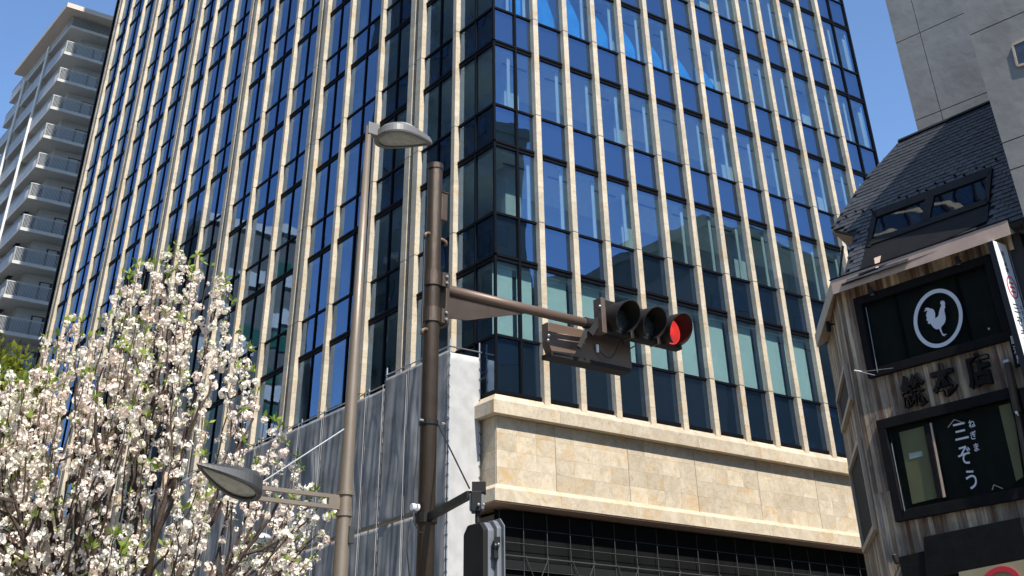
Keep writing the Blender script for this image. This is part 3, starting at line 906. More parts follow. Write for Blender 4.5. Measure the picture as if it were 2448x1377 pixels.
# roof windows
rw = MB()
def RP4(q, off): return [RF(u, v, off) for u, v in q]
rw.slab(RP4([(2080, 598), (2074, 588), (2090, 508), (2095, 520)], .0), rn * .12)
fr_o = [(2076, 592), (2091, 509), (2372, 405), (2364, 488)]
fr_i1 = [(2085, 581), (2100, 524), (2217, 482), (2206, 534)]
fr_i2 = [(2222, 530), (2235, 474), (2362, 428), (2355, 481)]
roofw = MB()
for q in ([(2072, 594), (2089, 509), (2100, 512), (2084, 594)], [(2089, 509), (2374, 404), (2370, 424), (2093, 525)], [(2204, 540), (2216, 478), (2237, 470), (2224, 534)],
          [(2357, 484), (2364, 418), (2375, 405), (2368, 488)], [(2072, 594), (2076, 580), (2366, 478), (2362, 492)]):
    roofw.slab(RP4(q, .0), rn * .06)
rwo = roofw.build('roof_window', M['black'], house)
MB().slab(RP4(fr_i1, .02), rn * .015).build('pane', M['rglass'], rwo)
MB().slab(RP4(fr_i2, .02), rn * .015).build('pane', M['rglass'], rwo)
MB().slab(RP4([(2076, 592), (2090, 509), (2372, 405), (2364, 488)], -.015), rn * .01).build('window_lining', M['spand'], rwo)
MB().slab(RP4([(2054, 662), (2072, 592), (2366, 488), (2363, 530), (2240, 585)], .0), rn * .035).build('recess_panel', M['black'], house)
MB().slab(RP4([(2090, 618), (2106, 612), (2100, 640), (2094, 642)], .036), rn * .01).build('recess_board', M['eave'], house)
MB().tube([onp(2015, 588, K + sdir * 1.2 + snrm * .3, nrm), onp(2007, 660, K + sdir * 1.2 + snrm * .3, nrm)], .03, 8).build('vent_pipe', M['brown'], house)
# rooster in a ring
emb = thing('rooster_emblem', F(2243, 760, .14), 'white rooster inside a white oval ring on the upper shop window', 'emblem')
WOFF = .075
rg = MB(); n = 56
vo = []; 
for k in range(n):
    t = 2 * pi * k / n
    tl = -.10
    def el(rx, ry):
        x, y = rx * cos(t), ry * sin(t)
        return F(2243 + x, 761 + y + x * tl, WOFF)
    vo.append((el(58.5, 70.5), el(50, 61)))
vs = []; fs = []
for a, b in vo: vs += [a, b, a + nrm * .008, b + nrm * .008]
for k in range(n):
    i = 4 * k; j = 4 * ((k + 1) % n)
    fs += [(i + 2, j + 2, j + 3, i + 3), (i, i + 1, j + 1, j), (i, j, j + 2, i + 2), (i + 1, i + 3, j + 3, j + 1)]
rg.add(vs, fs); rg.build('ring', M['white'], emb)
rz = [(530,380),(540,390),(555,366),(566,388),(585,374),(600,400),(608,430),(600,455),(612,490),(600,515),(592,540),(600,590),(615,650),(620,710),(605,770),(575,815),(540,850),(535,880),(545,920),(565,975),(600,985),(632,980),(634,996),(605,1005),(600,1024),(560,1010),(550,985),(525,940),(500,885),(485,890),(460,902),(420,885),(390,855),(365,825),(345,790),(315,800),(290,780),(305,752),(268,732),(280,690),(262,650),(272,600),(290,560),(268,556),(226,574),(240,545),(262,540),(238,520),(270,503),(310,505),(340,520),(375,522),(405,550),(422,590),(428,640),(424,697),(460,680),(488,650),(498,590),(510,540),(528,490),(545,452),(522,435)]
MB().slab([F(2180 + x / 7.65, 670 + y / 7.65, WOFF) for x, y in rz], nrm * .008).build('rooster', M['white'], emb)
# lettering
def glyph(ch, centre, size, xd, zd, nd, mat, parent, nm='character', bold=0.0, depth=.008, rot=0, squash=1):
    c = bpy.data.curves.new('txt', 'FONT'); c.body = ch; c.size = 1; c.extrude = 0; c.offset = bold; c.align_x = 'CENTER'
    o = bpy.data.objects.new('txt', c); col.objects.link(o)
    dg = bpy.context.evaluated_depsgraph_get(); dg.update()
    c.extrude = depth / size / 2
    dg.update()
    me = bpy.data.meshes.new_from_object(o.evaluated_get(dg))
    col.objects.unlink(o); bpy.data.objects.remove(o)
    if not me.vertices: return
    xs_ = [v.co.x for v in me.vertices]; ys_ = [v.co.y for v in me.vertices]
    cx, cy = (min(xs_) + max(xs_)) / 2, (min(ys_) + max(ys_)) / 2
    hh = max(max(ys_) - min(ys_), max(xs_) - min(xs_), .3)
    off = wloc(parent)
    for v in me.vertices:
        x, y, z = (v.co.x - cx) * size * squash, (v.co.y - cy) * size, v.co.z * size
        x, y = x * cos(rot) - y * sin(rot), x * sin(rot) + y * cos(rot)
        p = Vector(centre) + xd * x + zd * y + nd * z - off
        v.co = p
    me.materials.clear(); me.materials.append(M[mat])
    o = bpy.data.objects.new(nm, me); o.parent = parent; col.objects.link(o)
    return o
def scale_px(u, v): return (F(u, v + 10) - F(u, v - 10)).length / 20
ws = thing('window_lettering', F(2310, 1090, .07), 'white vertical brush lettering on the lower shop window pane', 'lettering')
px = scale_px(2300, 1090)
for ch, u, v, s in (('三', 2296, 1031, 52), ('ぞ', 2306, 1088, 52), ('う', 2322, 1146, 52), ('ね', 2323, 1013, 22), ('ぎ', 2327, 1040, 22), ('ま', 2334, 1069, 22)):
    glyph(ch, F(u, v, .062), s * px, fdir, ZUP, nrm, 'white', ws, bold=.006, squash=.85 if s > 30 else .9)
ch_ = MB()
for a, b in (((2266, 1022), (2281, 1003)), ((2281, 1003), (2307, 1012)), ((2372, 1171), (2376, 1159)), ((2376, 1159), (2397, 1168))):
    ch_.bar(F(*a, .066), F(*b, .066), .012, .012, nrm)
ch_.build('roof_mark', M['eave'], ws)
wl = thing('carved_name', F(2260, 905, .1), 'three large black carved characters mounted on the planks between the windows', 'lettering')
px = scale_px(2260, 905)
for ch, u, v in (('総', 2185, 933), ('本', 2256, 908), ('店', 2340, 884)):
    glyph(ch, F(u, v, .10), 82 * px, fdir, ZUP, nrm, 'black', wl, bold=.028, depth=.08, squash=.85)
# projecting white sign
PS = F(2405, 588, 0.06)
ysn = PS.y
xa = on(1, 2373.3, 574.8, ysn).x; ztop = on(1, 2373.3, 574.8, ysn).z
sg = thing('projecting_sign', (xa, ysn, ztop - 3), 'tall white shop sign with red oval, jutting from the timber house at the right edge', 'sign')
MB().box((xa, ysn, ztop - 3.2), (PS.x, ysn + .14, ztop)).build('sign_box', M['signw'], sg, bevel=.004)
MB().box((xa - .012, ysn + .004, ztop - 3.2), (xa - .001, ysn + .135, ztop)).build('sign_edge', M['frame2'], sg)
MB().box((PS.x + .02, ysn + .03, ztop - 1.05), (PS.x + .14, ysn + .1, ztop - .7)).build('bracket', M['grey'], sg)
MB().tube([(PS.x + .06, ysn, ztop + .15), (PS.x + .06, ysn, ztop - 3)], .012, 6).build('sign_rod', M['steel'], sg)
def Sg(u, v): return on(1, u, v, ysn - .006)
XD = Vector((1, 0, 0)); ND = Vector((0, -1, 0))
sw_ = PS.x - xa
c = Sg(2420, 687)
rv = MB(); vs = []; fs = []
n = 40
for k in range(n):
    t = 2 * pi * k / n
    for rr in (1, .86):
        for d in (0, .006):
            vs.append(c + XD * (sw_ * .36 * rr * cos(t)) + ZUP * (sw_ * .52 * (rr if rr == 1 else .90) * sin(t)) + ND * d)
for k in range(n):
    i = 4 * k; j = 4 * ((k + 1) % n)
    fs += [(i + 1, j + 1, j + 3, i + 3), (i, i + 2, j + 2, j), (i, j, j + 1, i + 1), (i + 2, i + 3, j + 3, j + 2)]
rv.add(vs, fs); rv.build('red_oval', M['red'], sg)
for k in (-1, 0, 1):
    q = c + ZUP * (k * sw_ * .2)
    MB().obox(q - XD * sw_ * .17 - ZUP * sw_ * .03, XD * sw_ * .34, ZUP * sw_ * .055, ND * .006).build('red_bar', M['red'], sg)
for i, chx in enumerate('炭火串焼'):
    q = Sg(2397 + i * 3.6, 606 + i * 13)
    glyph(chx, q, sw_ * .26, XD, ZUP, ND, 'ink', sg, depth=.004)
for chx, u, v, s_ in (('三', 2430, 737, .5), ('ぞ', 2438, 768, .5), ('う', 2447, 800, .5), ('ね', 2441, 735, .2), ('ぎ', 2445, 748, .2), ('ま', 2449, 762, .2)):
    glyph(chx, Sg(u, v), sw_ * s_, XD, ZUP, ND, 'ink', sg, depth=.004)
# black izakaya board
ib = thing('hanging_board', F(2424, 840, .12), 'small black board with three white characters beside the white sign', 'sign')
MB().slab([F(2411, 800, .10), F(2432, 793, .10), F(2452, 872, .10), F(2430, 880, .10)], nrm * .04).build('board', M['black'], ib)
px = scale_px(2424, 840)
for ch, u, v in (('居', 2423, 812), ('酒', 2430, 835), ('屋', 2437, 858)):
    glyph(ch, F(u, v, .146), 21 * px, fdir, ZUP, nrm, 'white', ib, bold=.02, depth=.01, squash=.8)
# red noodle-lamp oval at the very bottom
ro = thing('round_red_sign', F(2390, 1420, .1), 'red round sign cut by the bottom edge under the black fascia', 'sign')
vs = []
m = MB(); fs = []; n = 40
for k in range(n):
    t = 2 * pi * k / n
    for rr in (1, .78):
        for d in (0, .03): vs.append(F(2390 + 54 * rr * cos(t), 1412 + 58 * rr * sin(t) - 8 * cos(t), .31 + d))
for k in range(n):
    i = 4 * k; j = 4 * ((k + 1) % n)
    fs += [(i + 1, j + 1, j + 3, i + 3), (i, i + 2, j + 2, j), (i, j, j + 1, i + 1), (i + 2, i + 3, j + 3, j + 2)]
m.add(vs, fs); m.build('ring', M['red'], ro)
MB().slab([F(2294, 1368, .27), F(2460, 1336, .27), F(2490, 1480, .27), F(2310, 1480, .27)], nrm * .035).build('olive_board', M['shoji'], ro)
# wall spotlights, brackets, down pipe
def spot(u, v, label, drop=(0, 0, -1), off=.05):
    b = F(u, v, off)
    t = thing('wall_spotlight', b, label, 'spotlight', 'spotlights on the timber house')
    MB().tube([b - nrm * .05, b + nrm * .10], .018, 8).build('arm', M['black'], t)
    d = Vector(drop).normalized(); a = b + nrm * .14
    MB().tube([a - d * .07, a - d * .05, a + d * .10], [.02, .048, .052], 12).build('lamp_head', M['sigbl'], t)
    MB().tube([a + d * .10, a + d * .106], .044, 12).build('lamp_lens', M['lens'], t)
spot(2091, 697, 'black spotlight under the eave, above the left end of the rooster window', (0.2, 0, -1))
spot(2297, 624, 'black spotlight under the eave, above the right end of the rooster window', (0.2, 0, -1))
spot(2152, 1341, 'black spotlight below the lower window tilted up the planks', (-.2, 0.1, 1))
q = S(1996, 775, .1)
t = thing('wall_spotlight', q, 'black spotlight hanging on the side wall under the eave return', 'spotlight', 'spotlights on the timber house')
MB().tube([q, q + Vector((-.12, .1, 0))], .018, 8).build('arm', M['black'], t)
MB().tube([q + Vector((-.13, .1, .06)), q + Vector((-.13, .1, -.16))], .05, 10).build('lamp_head', M['black'], t)
br = thing('wire_bracket', F(2055, 888, .1), 'thin wall bracket with stay wires at the lower left corner of the rooster window', 'bracket')
MB().tube([F(2042, 886, .45), F(2060, 889, .30)], .02, 8).build('bracket_arm', M['steel'], br)
MB().tube([F(2058, 889, .35), F(2135, 880, .14)], .006, 6).build('stay_wire', M['steel'], br)
MB().tube([F(2058, 889, .35), F(2092, 897, .14)], .006, 6).build('stay_wire', M['steel'], br)
dp = thing('brown_pipe', F(2425, 1000, .12), 'worn brown pipe running down the right end of the timber wall', 'pipe')
MB().tube([F(2408, 866, .16), F(2432, 985, .16)], .075, 12).build('pipe_upper', M['brown'], dp)
MB().tube([F(2432, 985, .14), F(2475, 1230, .14)], .05, 12).build('pipe_lower', M['brown'], dp)
MB().tube([F(2407, 862, .16), F(2409, 868, .16)], .082, 12).build('pipe_cap', M['steel'], dp)
kb = thing('insulator', F(2430, 986, .3), 'small white insulator knob on the brown pipe', 'insulator')
MB().sphere(F(2430, 986, .3), .03).tube([F(2430, 986, .3), F(2434, 992, .2)], .02, 8).build('knob', M['signw'], kb)
gl_ = thing('globe_lamp', F(2364, 786, .1), 'tiny white lamp behind the lower right corner of the rooster window', 'lamp')
MB().sphere(F(2364, 786, .07), .022).build('bulb', M['signw'], gl_)
MB().tube([F(2364, 786, .07), F(2362, 770, .05)], .006, 5).build('stem', M['black'], gl_)

# ------------------------------------------------------------------ concrete buildings at the right
AC = radians(96.5)
cdir = Vector((-cos(AC), -sin(AC), 0)); cn = Vector((cdir.y, -cdir.x, 0)); cn = cn if cn.x < 0 else -cn
def conc(name, label, p0, edge_u, edge_v, hjoints, vj, length, height, depth, cat='building'):
    """slab block whose left corner passes through the pixel edge point, panelled front"""
    c = onp(edge_u, edge_v, p0, cn); c0 = Vector((c.x, c.y, 0))
    t = thing(name, c0, label, cat)
    MB().slab([c0 - cn * .03, c0 + cdir * length - cn * .03, c0 + cdir * length - cn * depth, c0 - cn * depth - Vector((0, 0, 0))], ZUP * height).build('concrete_core', M['joint'], t)
    zs_ = sorted([onp(u, v, p0, cn).z for u, v in hjoints])
    step = (zs_[-1] - zs_[0]) / max(1, len(zs_) - 1) if len(zs_) > 1 else 4
    step = max(step, 2.5)
    while zs_[0] > 0: zs_.insert(0, zs_[0] - max(step, 3))
    zs_[0] = 0
    while zs_[-1] < height: zs_.append(zs_[-1] + step)
    zs_[-1] = height
    ss = [0] + [(onp(u, v, p0, cn) - c).dot(cdir) for u, v in vj]
    while ss[-1] < length - 2: ss.append(ss[-1] + 2.6)
    ss[-1] = length if len(ss) > 1 else length
    if len(ss) == 1: ss.append(length)
    for i in range(len(zs_) - 1):
        for j in range(len(ss) - 1):
            m = MB().obox(c0 + cdir * (ss[j] + .012) + ZUP * (zs_[i] + .012), cdir * (ss[j + 1] - ss[j] - .024), ZUP * (zs_[i + 1] - zs_[i] - .024), -cn * .08)
            m.build('concrete_panel', M['conc'], t, center=True)
    return t, c, c0
P_near = Vector((22.25, 9.0, 0))
cb1, c1, c10 = conc('concrete_building', 'pale concrete block rising beside the timber house at the right edge', P_near, 2448, 524, [(2316, 85), (2395, 343), (2412, 408)], [], 7.0, 18.4, 12)
# small window high on it
wq = [onp(u, v, P_near + cn * .02, cn) for u, v in ((2421, 108), (2475, 84), (2500, 140), (2433, 158))]
wf = MB()
for i in range(4):
    a, b = wq[i], wq[(i + 1) % 4]
    wf.bar(a, b, .05, .05, cn)
wo = wf.build('window_frame', M['beige'], cb1)
MB().slab(wq, cn * .012).build('window_pane', M['awin'], wo)
P_far = Vector((27.0, 14, 0))
cb2, c2, c20 = conc('concrete_tower', 'grey panelled concrete tower behind the slate roof', P_far, 2192, 308, [(2141, 104), (2200, 284)], [(2255, 290)], 9.0, 21.4, 5)

# ------------------------------------------------------------------ apartment block, far left
AX, AY = 24.0, 105.3
apt = thing('apartment_block', (AX, AY, 0), 'white apartment block with stacked wraparound balconies behind the tower on the left', 'building')
PZ = 2.98
nfl = 22
zb0 = 36.4 - 12 * PZ
yL = on(0, 23, 241, AX).y
DB = 1.7
MB().box((AX + DB, AY + DB, 0), (AX + 22, yL - 1.2, zb0 + PZ * 22)).build('wall', M['apt'], apt)
ztopa = zb0 + PZ * 22
for k in range(5, nfl):
    z = zb0 + PZ * k
    MB().box((AX, AY, z), (AX + 20, AY + DB, z + .28)).build('balcony_slab', M['aptw'], apt)
    MB().box((AX, AY + DB, z), (AX + DB, yL, z + .28)).build('balcony_slab', M['aptw'], apt)
    # left face: solid parapet panels
    n = 6
    L0 = AY + 1.2
    for j in range(n):
        a = L0 + (yL - L0) * j / n; b = L0 + (yL - L0) * (j + 1) / n
        MB().box((AX + .02, a + .04, z + .30), (AX + .09, b - .04, z + 1.38)).build('parapet_panel', M['aptp'], apt, center=True)
    MB().box((AX - .01, AY, z + 1.40), (AX + .12, yL, z + 1.48)).build('top_rail', M['rail'], apt)
    # end face: barred railing
    rl = MB()
    rl.box((AX, AY - .01, z + 1.40), (AX + 20, AY + .09, z + 1.48))
    x = AX
    while x < AX + 12:
        rl.box((x, AY + .02, z + .28), (x + .035, AY + .05, z + 1.40)); x += .12
    yy_ = AY
    while yy_ < AY + 1.2:
        rl.box((AX + .02, yy_, z + .28), (AX + .05, yy_ + .035, z + 1.40)); yy_ += .12
    rl.box((AX, AY + .0, z + .28), (AX + .09, AY + .09, z + 1.40))
    rl.build('balcony_railing', M['rail'], apt)
    MB().box((AX + .1, AY + .05, z + .36), (AX + 11.9, AY + .058, z + 1.32)).build('balcony_screen', M['screen'], apt)
    # windows on the end wall
    for x0, x1, h in ((AX + 3.2, AX + 6.6, 2.05), (AX + 8.6, AX + 11.8, 2.05)):
        wn = MB().box((x0 - .08, AY + DB - .05, z + .28), (x1 + .08, AY + DB - .002, z + .28 + h + .1)).build('window', M['joint'], apt, center=True)
        nn = 4
        for q in range(nn):
            a = x0 + (x1 - x0) * q / nn; b = x0 + (x1 - x0) * (q + 1) / nn
            MB().box((a + .05, AY + DB - .075, z + .33), (b - .02, AY + DB - .055, z + .28 + h)).build('pane', M['awin'] if q in (1, 2) else M['apt'], wn, center=True)
    for j in range(5):
        a = AY + 2.6 + j * (yL - AY - 4) / 5
        MB().box((AX + DB - .05, a, z + .4), (AX + DB - .002, a + 2.0, z + 2.4)).build('window', M['awin'], apt, center=True)
    # vent grille under slab
    MB().box((AX + .7, AY + 3.2, z - .012), (AX + 1.15, AY + 4.3, z - .002)).build('soffit_vent', M['frame2'], apt)
    # partitions
    for j in (2, 4):
        a = L0 + (yL - L0) * j / 6
        MB().box((AX + .1, a - .05, z + .28), (AX + DB, a + .05, z + PZ)).build('partition', M['aptw'], apt)
rz0 = zb0 + PZ * 22 + .35
e_ = on(0, 173, 0, AX - 1.1)
rz0 = on(0, 100, 92, AX - 1.1).z
MB().box((AX - 1.1, AY - 1.3, rz0), (AX + 24, on(0, 35, 170, AX - 1.1).y, rz0 + .5)).build('roof', M['roofe'], apt)
MB().box((AX + DB, AY + DB, ztopa - .1), (AX + 22, yL - 1.2, rz0)).build('top_wall', M['apt'], apt)
for (u, v) in ((118, 112), (60, 190)):
    p = on(0, u, v, AX - .12)
    MB().tube([(AX - .12, p.y, 2), (AX - .12, p.y, p.z)], .13, 8).build('downpipe', M['awhite'], apt)

# ------------------------------------------------------------------ buildings across the streets (seen as reflections in the glass)
def refl_building(name, label, a, b, z, faces, panel=True):
    t = thing(name, a, label, 'building')
    MB().box((a[0], a[1], 0), (b[0], b[1], z)).build('wall', M['mirb'], t)
    MB().box((a[0] - .3, a[1] - .3, z), (b[0] + .3, b[1] + .3, z + .8)).build('parapet', M['mirw'] if panel else M['mirb'], t)
    rr = random.Random(len(name) + int(z))
    wh = MB(); gr = MB(); dk = MB()
    for fl in range(2, int(z / 3.3)):
        zz = fl * 3.3
        if 'S' in faces:
            x = a[0] + 1
            while x < b[0] - 2:
                if panel:
                    if rr.random() < .55: wh.box((x, a[1] - .25, zz + .2), (x + rr.choice((1.6, 2.6)), a[1] - .02, zz + 1.5))
                    if rr.random() < .5: gr.box((x + .3, a[1] - .12, zz + 1.7), (x + 2.2, a[1] - .02, zz + 3.1))
                else: dk.box((x, a[1] - .08, zz + .8), (x + 1.5, a[1] - .01, zz + 2.4))
                x += 3.1
        if 'E' in faces:
            y = a[1] + 1
            while y < b[1] - 2:
                dk.box((b[0] + .01, y, zz + .8), (b[0] + .08, y + 2.2, zz + 2.6)); y += 3.1
        if 'N' in faces:
            x = a[0] + 1
            while x < b[0] - 2:
                dk.box((x, b[1] + .01, zz + .8), (x + 1.8, b[1] + .08, zz + 2.4)); x += 3
    if wh.v: wh.build('balcony_panels', M['mirw'], t, kind='stuff')
    if gr.v: gr.build('green_panes', M['mirg'], t, kind='stuff')
    if dk.v: dk.build('window_panes', M['awin'], t, kind='stuff')
refl_building('far_apartment_building', 'grey block with white balcony panels mirrored in the lower left windows of the tower', (-5, 100, 0), (6, 122, 0), 45, 'SN')
refl_building('street_building', 'tall narrow dark block mirrored in the tower glass by its corner', (50.5, -24, 0), (55.9, -10.3, 0), 46.0, 'N', False)
refl_building('street_building', 'low dark block mirrored in the bottom glass rows of the tower', (30, -28, 0), (62, -16, 0), 25.5, 'N', False)
refl_building('street_building', 'broad dark block mirrored in the lower right glass of the tower', (64, -22, 0), (100, 1, 0), 37, 'N', False)
refl_building('street_building', 'very tall dark green-grey block mirrored in the tower windows nearest the corner', (-26, 58, 0), (-9, 97, 0), 84, 'E', False)
refl_building('street_building', 'unseen mid-height block added across the street to darken the shop window reflections', (-36, -14, 0), (-17, 38, 0), 30, 'E', False)  # added out of view, blocks the sky in the shop window reflections

# ------------------------------------------------------------------ street lamp
LD = 15.0
lb = hd(850, 800, LD); LX, LY = lb.x, lb.y
sl_ = thing('street_lamp', (LX, LY, 0), 'tall taupe street lamp with two heads, just left of the dark signal pole', 'street lamp')
ztop = hd(885, 302, LD).z
MB().tube([(LX, LY, 0), (LX, LY, 3.0), (LX, LY, 6), (LX, LY, ztop)], [.10, .092, .068, .040], 20).build('pole', M['lamppole'], sl_, smooth=True)
def teardrop(root, base, d, length, width, ht, taper, mat, nm, lensmat='lens', domemat=None):
    """flat leaf shaped lantern: round at the base, pointed at the tip, glass below"""
    d = Vector(d).normalized(); s = Vector((-d.y, d.x, 0)).normalized(); up = d.cross(s)
    if up.z < 0: up = -up
    prof = []
    n = 18
    for k in range(n + 1):
        t = k / n
        wv = width * (sin(pi * min(t * 1.15, 1) ** .62) ** .8 if t < .87 else 0)
        t = t ** 1.25
        wv = width * (sqrt(max(0, 1 - ((.30 - t) / .30) ** 2)) if t < .30 else 1 - .96 * ((t - .30) / .70) ** 1.55)
        prof.append((t * length, wv))
    loop = [(x, y) for x, y in prof] + [(x, -y) for x, y in prof[::-1][1:-1]]
    n2 = len(loop)
    def P(x, y, z): return base + d * x + s * (y / 2) + up * ((z - ht * .5) * (1 - taper * x / length) + ht * .5)
    vs = []; fs = []
    cxm = length * .45
    rings = [(1.0, -ht * .5), (1.03, -ht * .38), (1.0, ht * .12), (.86, ht * .36), (.55, ht * .5), (.2, ht * .55)]
    for sc_, z in rings:
        for x, y in loop: vs.append(P(cxm + (x - cxm) * sc_, y * sc_, z))
    for r_ in range(len(rings) - 1):
        for k in range(n2):
            k2 = (k + 1) % n2
            fs.append((r_ * n2 + k, r_ * n2 + k2, (r_ + 1) * n2 + k2, (r_ + 1) * n2 + k))
    fs.append(tuple((len(rings) - 1) * n2 + k for k in range(n2)))
    # inner rim
    b0 = len(vs)
    for x, y in loop: vs.append(P(cxm + (x - cxm) * .86, y * .82, -ht * .5))
    for x, y in loop: vs.append(P(cxm + (x - cxm) * .86, y * .82, -ht * .38))
    for k in range(n2):
        k2 = (k + 1) % n2
        fs.append((k2, k, b0 + k, b0 + k2)); fs.append((b0 + k2, b0 + k, b0 + n2 + k, b0 + n2 + k2))
    h = MB().add(vs, fs).build(nm, M[mat], root, smooth=False)
    vs = [P(cxm + (x - cxm) * .85, y * .80, -ht * .40) for x, y in loop] + [P(cxm + (x - cxm) * .6, y * .55, -ht * .47) for x, y in loop]
    fs = [(k, (k + 1) % n2, n2 + (k + 1) % n2, n2 + k)[::-1] for k in range(n2)] + [tuple(n2 + k for k in range(n2))[::-1]]
    MB().add(vs, fs).build('lens', M[lensmat], h)
    if domemat:
        MB().sphere(P(length * .45, 0, ht * .42), 1, length * .26, width * .30, ht * .5, 16, 8).build('top_dome', M[domemat], h, smooth=True)
    return h
tb = Vector((LX, LY, ztop)) + Vector((.10, -.02, -.03))
teardrop(sl_, tb + Vector((.02, 0, -.02)), (1, -.12, .02), .86, .62, .20, .35, 'lamphd', 'top_lamp_head', domemat='dome')
MB().box((LX - .03, LY - .05, ztop - .13), (LX + .15, LY + .05, ztop + .05)).build('head_clamp', M['lamphd'], sl_, bevel=.01)
za = on(1, 815, 1202, LY).z
xe = on(1, 612, 1180, LY).x
am = MB()
am.box((xe, LY - .025, za + .035), (LX - .07, LY + .025, za + .075))
am.box((xe, LY - .025, za - .075), (LX - .07, LY + .025, za - .035))
am.box((xe, LY - .025, za - .035), (xe + .06, LY + .025, za + .035))
am.box((LX - .22, LY - .025, za - .035), (LX - .07, LY + .025, za + .035))
am.build('lower_arm', M['lamppole'], sl_)
teardrop(sl_, Vector((xe + .02, LY, za + .05)), (-1, -.10, .05), .80, .54, .27, .85, 'lampdark', 'lower_lamp_head')
MB().tube([(LX - .06, LY, on(1, 826, 1025, LY).z), (xe + .03, LY, za + .09)], .009, 6).build('stay_rod', M['steel'], sl_)

for zz in (za + .10, za - .12):
    MB().tube([(LX, LY, zz - .02), (LX, LY, zz + .02)], .098, 20).build('arm_band', M['lamppole'], sl_)
MB().box((LX + .03, LY - .10, za - .42), (LX + .10, LY - .02, za - .24)).build('cable_hatch', M['lampdark'], sl_, bevel=.005)

# ------------------------------------------------------------------ traffic signal pole
SD = 11.6
sb_ = hd(1033, 700, SD); SX, SY = sb_.x, sb_.y
sp0 = thing('signal_pole', (SX, SY, 0), 'dark brown signal pole with clamped arm in the middle of the picture', 'traffic signal pole')
zt = hd(1031, 395, SD).z
MB().tube([(SX, SY, 0), (SX, SY, zt - .05), (SX, SY, zt)], [.082, .078, .072], 24).build('pole', M['brown'], sp0, smooth=True)
MB().tube([(SX, SY, zt - .055), (SX, SY, zt - .0), (SX, SY, zt + .012), (SX, SY, zt + .02)], [.086, .086, .07, .03], 24).build('pole_cap', M['brown'], sp0)
def zp(v, u=1020): return hd(u, v, SD).z
MB().box((SX + .06, SY - .05, zp(525)), (SX + .135, SY + .05, zp(460))).build('junction_box', M['brown'], sp0, bevel=.006)
MB().box((SX + .06, SY - .06, zp(460)), (SX + .145, SY + .06, zp(460) + .008)).build('box_lid', M['brown'], sp0)
for va, vb in ((652, 685), (738, 772)):
    cl = MB().tube([(SX, SY, zp(vb)), (SX, SY, zp(va))], .094, 24)
    cl.box((SX + .07, SY - .075, zp(vb)), (SX + .15, SY + .075, zp(va)))
    c_ = cl.build('arm_clamp', M['brown'], sp0)
    for vv in (va + 10, vb - 8):
        MB().sphere((SX + .12, SY - .085, zp(vv)), .016).tube([(SX + .12, SY - .10, zp(vv)), (SX + .12, SY - .06, zp(vv))], .009, 6).build('bolt', M['steel'], c_)
MB().box((SX + .12, SY - .07, zp(775)), (SX + .165, SY + .07, zp(652))).build('arm_plate', M['brown'], sp0, bevel=.005)
azs = (on(1, 1065, 692, SY).z + on(1, 1400, 775, SY).z) / 2
xe = on(1, 1408, 776, SY).x
arm = MB().tube([(SX + .15, SY, azs + .01), (xe, SY, azs)], [.054, .048], 16).build('signal_arm', M['brown2'], sp0, smooth=True)
MB().slab([Vector((SX + .165, SY - .008, azs - .05)), Vector((SX + .165, SY - .008, azs - .27)), Vector((SX + .165 + .25, SY - .008, azs - .25)), Vector((SX + 1.15, SY - .008, azs - .05))], (0, .016, 0)).build('gusset', M['brown'], sp0)
# cable elbows on pole
for (u, v, sgn) in ((1001, 568, -1), (1050, 575, 1), (992, 797, -1)):
    p = hd(u, v, SD)
    x = SX + sgn * .09
    MB().tube([(SX, SY - .02, p.z + .01), (x, SY - .03, p.z + .02), (x + sgn * .035, SY - .04, p.z), (x + sgn * .04, SY - .04, p.z - .04)], .018, 8).build('cable_elbow', M['brown2'], sp0, smooth=True)
MB().tube([(SX - .13, SY - .03, zp(575)), (SX - .125, SY - .03, zp(700)), (SX - .13, SY - .03, zp(790))], .010, 6).build('cable', M['cable'], sp0)
